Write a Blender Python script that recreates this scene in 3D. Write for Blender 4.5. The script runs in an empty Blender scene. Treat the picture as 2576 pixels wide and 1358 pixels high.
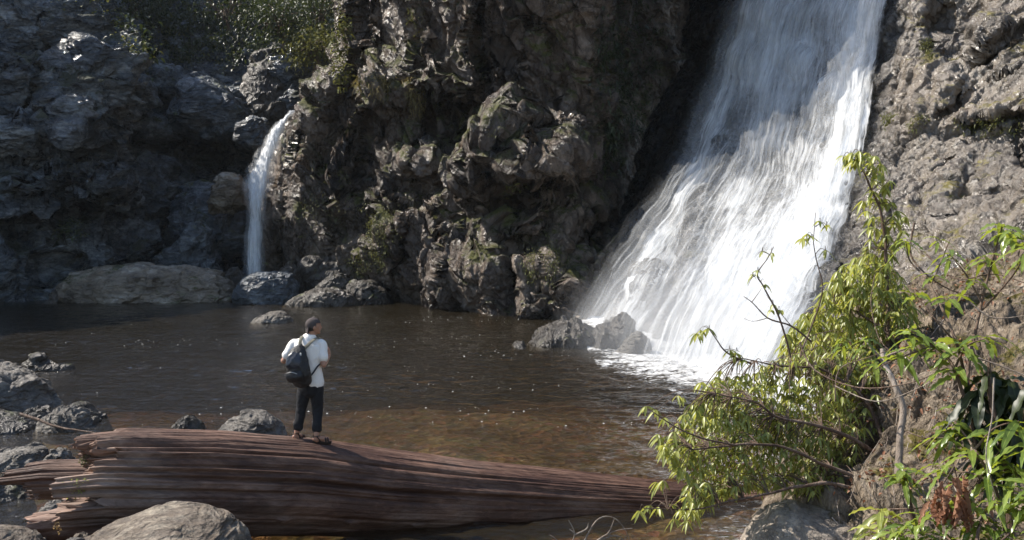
import bpy, math, random
import numpy as np
from mathutils import Vector, Matrix
R = math.radians
scene = bpy.context.scene
COL = scene.collection
QUAL = 1.0
# ------------------------------------------------------------------ camera
CAMH = 4.2
FPX = 2600.0           # focal length in units of a 2575-wide picture
HORIZ = 560.0
PITCH = math.atan((679 - HORIZ) / FPX)
cam_d = bpy.data.cameras.new('camera'); cam = bpy.data.objects.new('camera', cam_d)
COL.objects.link(cam); scene.camera = cam
cam.location = (0, 0, CAMH); cam.rotation_euler = (math.pi / 2 - PITCH, 0, 0)
cam_d.sensor_width = 36; cam_d.lens = 36 * FPX / 2575
cam_d.clip_start = 0.1; cam_d.clip_end = 2000
cP, sP = math.cos(PITCH), math.sin(PITCH)

def at(px, py, d):
    """world point seen at picture position (px, py) at forward distance d (works on arrays)"""
    px = np.asarray(px, float); py = np.asarray(py, float); d = np.asarray(d, float)
    px, py, d = np.broadcast_arrays(px, py, d)
    a = (px - 1287.5) / FPX; b = (679 - py) / FPX
    y = cP + b * sP; z = -sP + b * cP
    k = d / y
    return np.stack([a * k, y * k, CAMH + z * k], -1)

def proj(P):
    x = P[..., 0]; y = P[..., 1]; z = P[..., 2] - CAMH
    f = y * cP - z * sP; u = y * sP + z * cP
    return 1287.5 + FPX * x / f, 679 - FPX * u / f

def wd(py):            # distance of the water surface seen at row py
    b = (679 - py) / FPX
    return -CAMH * (cP + b * sP) / (-sP + b * cP)

# ------------------------------------------------------------------ noise
def _h(ix, iy, iz, s):
    h = (ix.astype(np.uint32) * np.uint32(374761393) + iy.astype(np.uint32) * np.uint32(668265263)
         + iz.astype(np.uint32) * np.uint32(2147483647 & 1274126177) + np.uint32((s * 1013904223 + 97) & 0xffffffff))
    h ^= h >> np.uint32(13); h *= np.uint32(1274126177); h ^= h >> np.uint32(16)
    h *= np.uint32(2246822519); h ^= h >> np.uint32(13)
    return h
def _r(h, k=0):
    h = h * np.uint32(2654435761 + 2 * k * 7919) ; h ^= h >> np.uint32(15)
    h = h * np.uint32(2246822519); h ^= h >> np.uint32(13)
    return (h & np.uint32(0xffffff)).astype(np.float32) / np.float32(16777216)

def perlin(P, s=0):
    P = P.astype(np.float32); F = np.floor(P); f = P - F; I = F.astype(np.int64).astype(np.int32)
    w = f * f * f * (f * (f * 6 - 15) + 10)
    out = 0
    for dx in (0, 1):
        for dy in (0, 1):
            for dz in (0, 1):
                h = _h(I[:, 0] + dx, I[:, 1] + dy, I[:, 2] + dz, s)
                g = ((_r(h, 1) * 2 - 1) * (f[:, 0] - dx) + (_r(h, 2) * 2 - 1) * (f[:, 1] - dy) + (_r(h, 3) * 2 - 1) * (f[:, 2] - dz))
                out = out + g * (w[:, 0] if dx else 1 - w[:, 0]) * (w[:, 1] if dy else 1 - w[:, 1]) * (w[:, 2] if dz else 1 - w[:, 2])
    return out * 1.3
def fbm(P, o=4, s=0, g=0.5):
    a = 1.0; t = 0
    for k in range(o):
        t = t + a * perlin(P * (2.03 ** k) + 17.3 * k, s + k * 11); a *= g
    return t
def ridged(P, o=4, s=0, g=0.5):
    a = 1.0; t = 0
    for k in range(o):
        t = t + a * (1 - 2.4 * np.abs(perlin(P * (2.03 ** k) + 9.1 * k, s + k * 13))); a *= g
    return t
def facet(P, s=0, tilt=0.8):
    """broken rock: every cell is a tilted plane; returns value and crack distance"""
    P = P.astype(np.float32); F = np.floor(P); I = F.astype(np.int32)
    n = len(P); b1 = np.full(n, 9, np.float32); b2 = np.full(n, 9, np.float32); val = np.zeros(n, np.float32)
    for dx in (-1, 0, 1):
        for dy in (-1, 0, 1):
            for dz in (-1, 0, 1):
                h = _h(I[:, 0] + dx, I[:, 1] + dy, I[:, 2] + dz, s)
                a = F[:, 0] + dx + _r(h, 1) - P[:, 0]; b = F[:, 1] + dy + _r(h, 2) - P[:, 1]; c = F[:, 2] + dz + _r(h, 3) - P[:, 2]
                d = a * a + b * b + c * c
                m = d < b1
                b2 = np.where(m, b1, np.minimum(b2, d)); b1 = np.where(m, d, b1)
                v = (_r(h, 4) - .5) + tilt * (a * (_r(h, 5) * 2 - 1) + b * (_r(h, 6) * 2 - 1) + c * (_r(h, 7) * 2 - 1))
                val = np.where(m, v, val)
    return val, np.sqrt(b2) - np.sqrt(b1)
def rot(P, ax, ay, az, sc=(1, 1, 1)):
    M = np.array(Matrix.Rotation(az, 3, 'Z') @ Matrix.Rotation(ay, 3, 'Y') @ Matrix.Rotation(ax, 3, 'X'))
    return (P @ M.T) * np.array(sc)
def sstep(a, b, x):
    t = np.clip((x - a) / (b - a), 0, 1); return t * t * (3 - 2 * t)

# ------------------------------------------------------------------ objects
def tag(o, label=None, cat=None, group=None, kind=None):
    if label: o['label'] = label
    if cat: o['category'] = cat
    if group: o['group'] = group
    if kind: o['kind'] = kind
    return o
def empty(name, loc, label=None, cat=None, group=None):
    o = bpy.data.objects.new(name, None); COL.objects.link(o); o.location = loc; o.empty_display_size = .3
    return tag(o, label, cat, group)
def mesh(name, V, F, mat, parent=None, origin=None, smooth=True, uv=None, attrs=None):
    """V world coordinates; F (n,3) or (n,4) int array or list of tuples"""
    V = np.asarray(V, np.float32)
    me = bpy.data.meshes.new(name)
    if origin is None: origin = (0, 0, 0)
    if parent is not None: origin = tuple(parent.matrix_world.translation) if parent.parent else tuple(parent.location)
    me.vertices.add(len(V)); me.vertices.foreach_set('co', (V - np.array(origin, np.float32)).ravel())
    if isinstance(F, np.ndarray):
        k = F.shape[1]; idx = F.astype(np.int32).ravel(); starts = np.arange(0, len(idx), k, dtype=np.int32)
    else:
        idx = np.array([i for f in F for i in f], np.int32)
        ls = np.array([len(f) for f in F]); starts = np.concatenate([[0], np.cumsum(ls)[:-1]]).astype(np.int32)
    me.loops.add(len(idx)); me.loops.foreach_set('vertex_index', idx)
    me.polygons.add(len(starts)); me.polygons.foreach_set('loop_start', starts)
    me.update(calc_edges=True)
    me.polygons.foreach_set('use_smooth', np.full(len(starts), smooth))
    if uv is not None:
        l = me.uv_layers.new(name='UVMap'); l.data.foreach_set('uv', np.asarray(uv, np.float32)[idx].ravel())
    for n, a in (attrs or {}).items():
        t = me.attributes.new(n, 'FLOAT', 'POINT'); t.data.foreach_set('value', np.asarray(a, np.float32))
    me.materials.append(mat); me.validate()
    o = bpy.data.objects.new(name, me); COL.objects.link(o)
    if parent is not None:
        o.parent = parent
    else: o.location = origin
    return o
def gridfaces(nu, nv, wrapv=False):
    i = np.arange(nu - 1)[:, None]; j = np.arange(nv if wrapv else nv - 1)[None, :]; j2 = (j + 1) % nv
    return np.stack([i * nv + j, (i + 1) * nv + j, (i + 1) * nv + j2, i * nv + j2], -1).reshape(-1, 4)
def gridnormals(G, wrapv=False):
    du = np.gradient(G, axis=0)
    if wrapv: dv = (np.roll(G, -1, 1) - np.roll(G, 1, 1)) * .5
    else: dv = np.gradient(G, axis=1)
    n = np.cross(du, dv); return n / np.maximum(np.linalg.norm(n, axis=-1, keepdims=True), 1e-9)
def _cr(A, n):
    """catmull-rom resample axis 0 to n samples"""
    m = A.shape[0]; t = np.linspace(0, m - 1, n); i = np.minimum(t.astype(int), m - 2); f = (t - i)[(...,) + (None,) * (A.ndim - 1)]
    g = lambda k: A[np.clip(k, 0, m - 1)]
    p0, p1, p2, p3 = g(i - 1), g(i), g(i + 1), g(i + 2)
    return .5 * ((2 * p1) + (-p0 + p2) * f + (2 * p0 - 5 * p1 + 4 * p2 - p3) * f * f + (-p0 + 3 * p1 - 3 * p2 + p3) * f ** 3)
def sheet(ctrl, nr, nc):
    A = np.array(ctrl, float); W = at(A[..., 0], A[..., 1], A[..., 2])
    G = _cr(W, nr); return np.transpose(_cr(np.transpose(G, (1, 0, 2)), nc), (1, 0, 2))

# ------------------------------------------------------------------ materials
def M(name):
    m = bpy.data.materials.new(name); m.use_nodes = True; nt = m.node_tree
    for n in list(nt.nodes):
        if n.type != 'OUTPUT_MATERIAL': nt.nodes.remove(n)
    return m, nt, nt.nodes['Material Output']
class N:
    def __init__(s, nt): s.nt = nt
    def __call__(s, typ, ins=None, **kw):
        n = s.nt.nodes.new('ShaderNode' + typ)
        for k, v in kw.items(): setattr(n, k, v)
        for k, v in (ins or {}).items():
            if isinstance(v, bpy.types.NodeSocket): s.nt.links.new(v, n.inputs[k])
            else: n.inputs[k].default_value = v
        return n
    def noise(s, vec, scale, detail=6, rough=.6, dist=0.0):
        return s('TexNoise', {'Vector': vec, 'Scale': scale, 'Detail': detail, 'Roughness': rough, 'Distortion': dist}).outputs['Fac']
    def ramp(s, fac, stops, interp='LINEAR'):
        n = s('ValToRGB', {'Fac': fac}); r = n.color_ramp; r.interpolation = interp
        while len(r.elements) < len(stops): r.elements.new(.5)
        for e, (p, c) in zip(r.elements, stops): e.position = p; e.color = (*c, 1) if len(c) == 3 else c
        return n.outputs['Color']
    def math(s, op, a, b=0.0, clamp=False):
        n = s('Math', {0: a, 1: b}, operation=op); n.use_clamp = clamp; return n.outputs[0]
    def mix(s, f, a, b, blend='MIX'):
        n = s('Mix', data_type='RGBA', blend_type=blend)
        for k, v in ((0, f), (6, a), (7, b)):
            if isinstance(v, bpy.types.NodeSocket): s.nt.links.new(v, n.inputs[k])
            else: n.inputs[k].default_value = v if k == 0 else ((*v, 1) if len(v) == 3 else v)
        return n.outputs[2]
    def mapr(s, v, a, b, c=0.0, d=1.0):
        return s('MapRange', {0: v, 1: a, 2: b, 3: c, 4: d}).outputs[0]
    def vec(s, scale=(1, 1, 1), rotv=(0, 0, 0), uv=False):
        tc = s('TexCoord'); return s('Mapping', {'Vector': tc.outputs['UV' if uv else 'Object'], 'Scale': scale, 'Rotation': rotv}).outputs[0]

def rock_mat(name, dark, mid, light, moss=(.03, .035, .008), moss_amt=.35, rough=(.35, .7), bump=1.0, sc=1.0,
             strata=(0, 0, 0), stretch=(1, 1, 1), crack=.5, tint=None, spec=.5, wet=False):
    m, nt, out = M(name); n = N(nt)
    v = n.vec(stretch, strata); g = n('TexCoord').outputs['Object']
    big = n.noise(v, .35 * sc, 5, .6, .4); med = n.noise(v, 1.6 * sc, 9, .68, .3); fine = n.noise(v, 9 * sc, 8, .7)
    s = n.math('ADD', n.math('MULTIPLY', big, .45), n.math('ADD', n.math('MULTIPLY', med, .4), n.math('MULTIPLY', fine, .15)))
    col = n.ramp(s, [(.36, dark), (.5, mid), (.63, light)])
    if tint: col = n.mix(n.mapr(n.noise(g, .25 * sc, 3, .5), .45, .65, 0, .8), col, tint)
    # moss and algae sit on ledges and in patches
    nz = n('SeparateXYZ', {0: n('NewGeometry').outputs['Normal']}).outputs[2]
    mo = n.math('ADD', n.noise(g, .5 * sc, 6, .7), n.math('MULTIPLY', nz, .16))
    mo = n.mapr(n.math('ADD', mo, n.math('MULTIPLY', n.noise(g, 6 * sc, 4, .7), .12)), .74 - .3 * moss_amt, .84 - .3 * moss_amt)
    mcol = n.mix(n.noise(g, 3 * sc, 4), moss, tuple(min(1, c * 2.6) for c in moss))
    if moss_amt > 0: col = n.mix(mo, col, mcol)
    vo = n('TexVoronoi', {'Vector': n('VectorMath', {0: v, 1: n('TexNoise', {'Vector': v, 'Scale': 1.2 * sc, 'Detail': 4}).outputs['Color']}, operation='ADD').outputs[0],
                          'Scale': .9 * sc}, feature='DISTANCE_TO_EDGE').outputs['Distance']
    ck = n.mapr(vo, 0, .06)
    ck2 = n.ramp(ck, [(0, (1 - crack * .6,) * 3), (1, (1, 1, 1))])
    col = n.mix(1.0, col, ck2, 'MULTIPLY')
    rd = n('TexNoise', {'Vector': v, 'Scale': 1.1 * sc, 'Detail': 9, 'Roughness': .62, 'Lacunarity': 2.1, 'Offset': .9, 'Gain': 1.6}, noise_type='RIDGED_MULTIFRACTAL', normalize=True).outputs['Fac']
    h = n.math('ADD', n.math('MULTIPLY', med, .22), n.math('ADD', n.math('MULTIPLY', fine, .2), n.math('MULTIPLY', ck, .10 * crack)))
    h = n.math('ADD', h, n.math('ADD', n.math('MULTIPLY', rd, .35), n.math('MULTIPLY', n.noise(v, 30 * sc, 4, .7), .05)))
    b = n('Bump', {'Height': h, 'Distance': .5 * bump / sc, 'Strength': 1.0})
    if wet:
        wa = n('Attribute', attribute_name='wet').outputs['Fac']; col = n.mix(wa, col, n.mix(1.0, col, (.12, .125, .14), 'MULTIPLY'))  # damp rock under the fall, plus gap shade put into the colour
    rg = n.mapr(n.noise(g, 1.1 * sc, 5, .6), .35, .65, rough[0], rough[1])
    if moss_amt > 0: rg = n.math('MAXIMUM', rg, n.math('MULTIPLY', mo, .9))
    p = n('BsdfPrincipled', {'Base Color': col, 'Roughness': rg, 'Normal': b.outputs[0], 'Specular IOR Level': spec})
    nt.links.new(p.outputs[0], out.inputs[0]); return m
# ================================================================== TERRAIN
m_left = rock_mat('slate_rock', (.008, .010, .013), (.085, .10, .118), (.40, .43, .46), moss=(.012, .016, .006), moss_amt=.28, rough=(.1, .3), spec=1.0, sc=.8, strata=(.2, .35, 0), stretch=(.7, .9, 1.5), crack=.6, bump=1.2)
m_mid = rock_mat('cliff_rock', (.018, .012, .009), (.095, .07, .052), (.27, .215, .17), moss=(.035, .036, .006), moss_amt=.34, rough=(.15, .42), sc=.8, strata=(0, .5, .2), stretch=(1.1, 1, .8), crack=.8, bump=.95)
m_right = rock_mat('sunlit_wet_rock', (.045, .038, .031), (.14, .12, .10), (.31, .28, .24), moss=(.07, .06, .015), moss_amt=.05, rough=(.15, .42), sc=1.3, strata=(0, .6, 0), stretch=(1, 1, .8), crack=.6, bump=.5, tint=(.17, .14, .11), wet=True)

def saw(x, sharp=.12):
    f = x - np.floor(x); return np.where(f < 1 - sharp, f / (1 - sharp), (1 - f) / sharp)
def rocky(G, sizes, seed, strata=(0, 0, 0), st=(1, 1, 1), fine=1.0, ridge=0.0, soft=.35, plates=(), lump=.12, tilt=1.2, crag=0.0, cst=(1, 1, 1), cs=.4):
    """fractured rock: tilted planes, slaty plates with sharp edges, little rounding"""
    sh = G.shape; P = G.reshape(-1, 3); Nn = -gridnormals(G).reshape(-1, 3)
    Q = rot(P, *strata, st)
    warp = np.stack([fbm(Q * .3, 3, seed + 70 + k) for k in range(3)], -1)
    d = 0
    for k, (cell, amp) in enumerate(sizes):
        v, e = facet((Q + warp * min(.6, cell * .16)) / cell, seed + k * 5, tilt)
        d = d + amp * v * (soft + (1 - soft) * sstep(0, .22, e)) - amp * .3 * (1 - sstep(0, .07, e))
    n1 = fbm(Q * .55, 3, seed + 41); n2 = perlin(Q * 1.3, seed + 43)
    for k, (sp, amp, dip) in enumerate(plates):
        m = sstep(-.25, .3, perlin(P * (.5 / sp ** .5), seed + 47 + k))
        d = d + amp * m * (saw((Q @ np.array(dip)) / sp + .9 * n1 + .25 * n2 * (k + 1), .1) - .5)
    d = d + lump * fine * (n1 + .5 * n2) + .05 * fine * ridged(Q * 2.2, 4, seed + 60, .6)
    if not (np.isscalar(crag) and crag == 0):
        q = Q * np.array(cst) * cs; r1 = 0; a_ = 1.0; w_ = 1.0
        for k in range(8):
            n_ = 1 - np.abs(perlin(q * 2.02 ** k + 5.7 * k, seed + 120 + k)) * 2.3; n_ = n_ * np.abs(n_) * w_; r1 = r1 + a_ * n_; w_ = np.clip(n_ * 1.6, 0, 1); a_ *= .56
        d = d + crag * (r1 - .8)
    if ridge: d = d + ridge * ridged(Q * np.array([1.2, 1.2, .25]), 4, seed + 90)
    out = P + Nn * d[:, None]
    return out.reshape(sh)

def carve(G, lines, seed=0):
    """deep joints in the rock: (points, half width px, depth m)"""
    Nn = -gridnormals(G); qx, qy = proj(G); P = G.reshape(-1, 3)
    wx = 16 * perlin(P * .7, seed + 1).reshape(qx.shape); wy = 16 * perlin(P * .7, seed + 2).reshape(qx.shape); d = 0 * qx
    wm = 1 + .7 * perlin(P * .5, seed + 3).reshape(qx.shape)
    for pts, w, dep in lines:
        m = np.full(qx.shape, 1e9); b = w * 5 + 40
        p = np.array(pts, float); sel = (qx > p[:, 0].min() - b) & (qx < p[:, 0].max() + b) & (qy > p[:, 1].min() - b) & (qy < p[:, 1].max() + b)
        X = (qx + wx)[sel]; Y = (qy + wy)[sel]; mm = np.full(X.shape, 1e9); n = len(p) - 1; tt = np.zeros(X.shape)
        for k in range(n):
            (ax, ay), (bx, by) = p[k], p[k + 1]; L2 = (bx - ax) ** 2 + (by - ay) ** 2 + 1e-6
            t = np.clip(((X - ax) * (bx - ax) + (Y - ay) * (by - ay)) / L2, 0, 1); q = np.hypot(X - ax - t * (bx - ax), Y - ay - t * (by - ay))
            tt = np.where(q < mm, (k + t) / n, tt); mm = np.minimum(mm, q)
        ww = w * wm[sel] * (.35 + 1.3 * np.sin(np.pi * np.clip(tt, .05, .95)))
        d[sel] = np.minimum(d[sel], -dep * np.clip(1 - mm / np.maximum(ww, 1), 0, 1) ** .6)
    return G + Nn * d[..., None]

# hand-placed masses of this cliff: (px, py, radius px, outward metres)
def masses(G, lst):
    Nn = -gridnormals(G); qx, qy = proj(G); d = 0
    for x, y, rx, ry, a, ang in lst:
        c, s = math.cos(R(ang)), math.sin(R(ang)); u = ((qx - x) * c + (qy - y) * s) / rx; v = (-(qx - x) * s + (qy - y) * c) / ry
        d = d + a * np.exp(-(u * u + v * v) ** 1.6)
    return G + Nn * d[..., None]

# ---- the gorge wall on the left and the wooded slope above it
Lrows = [
 # x: -1500,   -900,   -300,      0,     170,     290,     370,     450,     600,     700,     850,    1000
 ( 800, [40, 44, 50, 53, 56, 60, 68, 73, 74, 72, 72, 72]),
 ( 700, [40, 44, 50, 53.5, 56, 60, 69, 75, 76, 73, 72, 72]),
 ( 600, [40, 44, 50, 54, 56, 59.5, 67, 75, 75, 74, 73, 72]),
 ( 480, [40, 44, 50, 54.5, 56, 58, 64, 75, 76, 75, 74, 73]),
 ( 360, [40, 44, 50, 55, 57, 59, 70, 75.5, 76, 75, 75, 74]),
 ( 250, [40, 44, 51, 57, 58, 61, 74, 76, 77, 78, 77, 76]),
 ( 150, [40, 45, 53, 60, 61, 67, 79, 81, 81, 80, 80, 80]),
 (  60, [40, 46, 56, 64, 67, 78, 88, 90, 89, 86, 84, 84]),
 ( -60, [40, 47, 60, 72, 80, 90, 100, 100, 98, 94, 90, 90]),
 (-300, [40, 48, 64, 82, 92, 103, 110, 112, 108, 104, 100, 98]),
 (-455, [40, 49, 68, 92, 103, 113, 119, 120, 117, 114, 110, 108]),  # unseen wall crest, height set to keep the left cliff in shade
 ( 100,[90, 100, 130, 160, 170, 180, 190, 190, 190, 190, 190, 190])]
Lx = [-1500, -900, -300, 0, 170, 290, 370, 450, 600, 700, 850, 1000]
ctrl = [[(x, y, d) for x, d in zip(Lx, ds)] for y, ds in Lrows]
G = sheet(ctrl, int(640 * QUAL), int(820 * QUAL))
G = masses(G, [(50, 110, 80, 60, 2.0, 0), (190, 120, 90, 55, 2.2, 20), (255, 235, 80, 55, 2.4, 0), (130, 240, 70, 50, 1.6, 0), (40, 230, 60, 60, 1.6, 0), (225, 320, 90, 40, 1.4, 0), (90, 350, 110, 45, 1.2, 0),
  (150, 400, 200, 22, -1.8, 0), (240, 460, 100, 50, 1.5, 10), (80, 470, 90, 60, 1.3, 0), (150, 570, 230, 40, -2.2, 0), (290, 620, 60, 50, 1.2, 0), (160, 640, 60, 50, -1.6, 0), (420, 350, 80, 40, -2.0, 0), (360, 440, 30, 90, -1.6, 0), (500, 390, 120, 30, -2.4, 0),
  (160, 40, 70, 30, 1.8, 0), (760, 200, 60, 80, 1.5, 30), (330, 550, 60, 40, -1.5, 0)])
G = carve(G, [([(115,40),(125,110),(105,180),(90,240),(40,290)], 9, 1.6), ([(105,180),(180,190),(240,175),(300,185)], 9, 1.6), ([(190,200),(180,260),(200,300),(150,330)], 8, 1.4), ([(-20,170),(60,175),(105,180)], 7, 1.2), ([(-20,300),(60,310),(150,300),(260,290),(330,300)], 9, 1.5),
  ([(150,430),(160,500),(120,560)], 9, 1.4), ([(300,400),(260,420),(150,430),(20,410)], 7, 1.2), ([(330,480),(280,530),(200,540)], 9, 1.4), ([(-20,540),(80,545),(200,540)], 7, 1.0), ([(230,60),(260,110),(300,130)], 7, 1.2), ([(20,40),(40,100),(0,150)], 6, 1.0)], 15)
G = rocky(G, [(6.0, 1.3), (2.4, .4)], 3, (.2, .35, 0), (.75, 1, 1.35), .8, 0, .6, [(2.2, .4, (.35, 0, .94))], .3, 1.1, .7, (.8, 1, 1.2), .3)
LEFTG = G
left_cliff = mesh('cliff', G.reshape(-1, 3), gridfaces(*G.shape[:2])[:, ::-1], m_left)
tag(left_cliff, kind='structure')

# ---- the dark buttress in the middle
Mrows = [
 ( 900, [(850,76),(655,64),(770,60),(950,56),(1120,51),(1280,46),(1390,44),(1500,43.5),(1640,52),(1900,60)]),
 ( 790, [(850,75),(655,63),(770,59.5),(950,56.5),(1120,51.5),(1280,46.3),(1390,44.6),(1500,44.2),(1640,52),(1900,60)]),
 ( 700, [(850,76),(655,62),(780,59),(960,54),(1130,50.5),(1270,47.2),(1390,46),(1500,46.5),(1650,54),(1900,62)]),
 ( 600, [(850,78),(664,62),(780,57),(980,53),(1150,50.5),(1280,48),(1400,47.3),(1500,51),(1650,57),(1900,63)]),
 ( 510, [(870,80),(672,62),(790,57.5),(990,53),(1170,50.5),(1310,48.2),(1420,48.6),(1490,54),(1640,59),(1900,64)]),
 ( 430, [(880,80),(682,62),(800,58),(1010,53.2),(1200,49.6),(1340,46.2),(1428,46.8),(1480,55),(1640,61),(1900,64)]),
 ( 350, [(890,80),(700,62),(825,58),(1030,53),(1210,49.6),(1350,46.3),(1440,47.2),(1485,57),(1640,62),(1900,66)]),
 ( 285, [(900,80),(728,62),(860,57),(1050,53.6),(1240,51.5),(1390,49.6),(1468,49.6),(1510,58),(1650,63),(1900,66)]),
 ( 170, [(960,80),(842,60),(950,55.5),(1100,52.5),(1290,50.4),(1430,49.4),(1495,50),(1540,60),(1680,64),(1900,68)]),
 (  60, [(980,80),(846,60),(950,55),(1100,51.5),(1290,49.6),(1440,48.8),(1506,49.4),(1560,60),(1700,65),(1900,70)]),
 ( -70, [(980,80),(846,60),(950,54.5),(1100,50.8),(1290,49),(1440,48.0),(1510,48.4),(1590,60),(1720,65),(1900,71)]),
 (-260, [(980,80),(850,59.5),(950,54.5),(1100,50.6),(1290,47.2),(1460,44.8),(1600,44.2),(1700,56),(1800,66),(1980,74)]),  # unseen overhang above the frame, pushed forward to shade the upper fall
 (-560, [(980,82),(850,62),(950,56.5),(1100,51.2),(1290,46.6),(1480,44.0),(1640,43.5),(1760,56),(1900,68),(2050,76)]),
 (-1000,[(990,86),(850,66),(950,60),(1100,56),(1290,53),(1480,51),(1680,52),(1800,62),(2000,74),(2200,82)]),
 (-1200,[(1000,110),(850,96),(950,90),(1100,86),(1290,84),(1480,82),(1700,84),(1900,88),(2100,96),(2300,104)])]
ctrl = [[(x, y, d) for x, d in r] for y, r in Mrows]
G = sheet(ctrl, int(1000 * QUAL), int(900 * QUAL))
msk = [(970, 240, 55, 75, 1.5, 35), (1150, 205, 130, 80, 1.0, 20), (1330, 400, 120, 70, .9, 0), (1220, 380, 40, 90, .5, 0), (1120, 330, 70, 60, -1.6, 0),
       (1320, 560, 70, 40, 1.2, -35), (1275, 510, 50, 60, -1.5, 0), (1060, 400, 45, 40, 1.0, 0), (1230, 490, 45, 80, .8, 20),
       (1380, 680, 80, 60, 1.0, 0), (1290, 690, 18, 90, -1.4, 0), (1150, 690, 110, 60, .9, 0), (760, 450, 50, 130, .8, 10),
       (880, 430, 22, 120, 1.0, 8), (860, 560, 60, 60, -.9, 0), (990, 560, 50, 90, .8, 0), (1035, 480, 40, 45, -1.0, 0), (700, 600, 18, 120, -1.2, 0),
       (1440, 530, 30, 60, 1.2, 25), (1370, 470, 60, 22, -1.5, -8)]
G = masses(G, msk)
G = carve(G, [([(1215,-40),(1195,60),(1188,130),(1225,210),(1180,285),(1105,300)], 9, 1.1), ([(1105,300),(1175,335),(1240,372),(1270,430),(1262,470)], 8, 1.0), ([(1395,455),(1330,462),(1290,500),(1262,560),(1272,640)], 14, 1.6),
  ([(1272,640),(1290,690),(1278,800)], 13, 1.6), ([(1410,560),(1428,650),(1420,790)], 9, 1.0), ([(1062,240),(1085,330),(1050,380),(1030,450)], 14, 1.4), ([(878,-20),(885,120),(868,200)], 7, .8), ([(935,260),(900,360),(890,470)], 9, .9),
  ([(1180,300),(1195,430),(1180,560),(1200,680)], 7, .9), ([(1330,0),(1318,120),(1330,240),(1290,330)], 6, .7), ([(960,470),(1010,520),(1020,600),(990,690)], 9, 1.0), ([(1100,500),(1130,600),(1110,760)], 8, .9), ([(740,330),(735,450),(720,600),(715,680)], 8, 1.0),
  ([(820,520),(850,600),(840,700)], 9, .9), ([(1040,90),(1035,180),(1000,230)], 8, .8), ([(1350,600),(1370,700),(1350,790)], 6, .8), ([(1480,520),(1440,640),(1450,760)], 9, 1.2), ([(1530,500),(1490,620),(1500,740)], 8, 1.0), ([(1400,-40),(1380,90),(1420,200),(1400,330)], 6, .6)], 5)
qx_, qy_ = proj(G); slab = sstep(1080, 1160, qx_) * sstep(360, 300, qy_); slab = np.maximum(slab, .8 * sstep(1190, 1220, qx_) * sstep(1300, 1270, qx_) * sstep(540, 500, qy_)).ravel()
Gs_ = G.copy()
G = rocky(G, [(5.2, 1.25), (2.3, .5), (.9, .12)], 21, (0, .5, .2), (1.15, 1, .75), .4, 0, 1.0, [(2.6, .5, (.8, .1, .6)), (1.1, .22, (.9, .1, .4))], .06, 1.0, .26 * (1 - .6 * slab), (1.3, 1, .6), .34)
G = Gs_ + (G - Gs_) * (.3 + .7 * sstep(700, 800, qx_) + .0 * qy_)[..., None]
mid_cliff = mesh('cliff', G.reshape(-1, 3), gridfaces(*G.shape[:2])[:, ::-1], m_mid)
tag(mid_cliff, kind='structure')
MIDG = G

# ---- the apron under the big fall and the sunlit wall to its right
# columns: hidden left, fall left edge, .33, .66, fall right edge, then the wall
Frows = [
 #  y,    (left..)
 (-600, [(2010,66),(2190,60),(2300,56),(2400,51),(2530,45),(2700,42),(2950,38),(3300,32),(3900,26)]),
 (-250, [(1850,64),(1990,56.5),(2120,52),(2230,47.5),(2370,42.5),(2520,40),(2780,36),(3150,30),(3700,24)]),
 (   0, [(1740,62),(1872,53),(1990,49.5),(2120,45),(2255,40),(2400,38),(2620,35),(2950,29.5),(3500,23)]),
 ( 150, [(1700,60),(1840,51.5),(1950,48),(2090,43.8),(2230,38.8),(2380,36.6),(2600,33.6),(2900,28.5),(3400,22)]),
 ( 300, [(1640,58),(1785,50),(1910,46.6),(2060,42),(2200,37.4),(2350,35),(2580,31.8),(2850,27),(3300,21)]),
 ( 430, [(1600,57),(1735,48.8),(1880,45),(2030,40.2),(2172,35.8),(2330,33.4),(2560,29.8),(2800,25.6),(3200,20)]),
 ( 540, [(1560,56),(1680,47.4),(1830,43),(1990,38.4),(2150,34.2),(2310,31.6),(2540,28),(2760,24.4),(3100,19.4)]),
 ( 640, [(1510,55),(1605,46.2),(1770,41.2),(1940,36.6),(2120,32.6),(2290,29.8),(2520,26.2),(2720,23),(3050,19)]),
 ( 740, [(1470,54),(1548,45),(1720,39.0),(1890,34.8),(2085,30.8),(2260,28),(2500,24.4),(2700,21.6),(3000,18.4)]),
 ( 830, [(1440,53),(1508,43),(1675,36.6),(1850,33.0),(2050,29.2),(2230,26.2),(2480,22.8),(2680,20.4),(2950,18)]),
 ( 890, [(1420,53),(1495,42),(1650,35.6),(1830,32.0),(2010,28.4),(2200,24.8),(2460,21.6),(2660,19.5),(2900,17.5)]),
 (1000, [(1400,53),(1485,41.5),(1640,35.2),(1800,31.6),(1960,28.0),(2150,23.4),(2430,20.4),(2640,18.6),(2900,17)])]
ctrl = [[(x, y, d) for x, d in r[:-1]] + [(r[-1][0] + 1700, y, r[-1][1] - 3)] for y, r in Frows]
G0 = sheet(ctrl, int(900 * QUAL), int(900 * QUAL))
G0 = G0[::-1]
G0S = G0.copy()
rk = [(1760, 640, 28, 150, .9, 8), (1640, 700, 30, 60, .5, 25), (2110, 250, 22, 60, .7, 10), (2030, 170, 30, 30, .6, 0), (1815, 390, 20, 50, .6, 10), (1900, 150, 30, 50, .6, 15),
      (2000, 470, 40, 60, -.4, 0), (2400, 60, 60, 120, -1.2, 30), (2500, 110, 70, 60, .8, 0), (2470, 320, 120, 30, -.8, -6), (2350, 200, 70, 70, .6, 0),
      (2420, 460, 60, 22, -.6, -60), (2360, 320, 100, 60, .5, 0), (2080, 715, 40, 30, .4, 0)]
G0 = masses(G0, rk)
FALLBASE = G0.copy()
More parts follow.
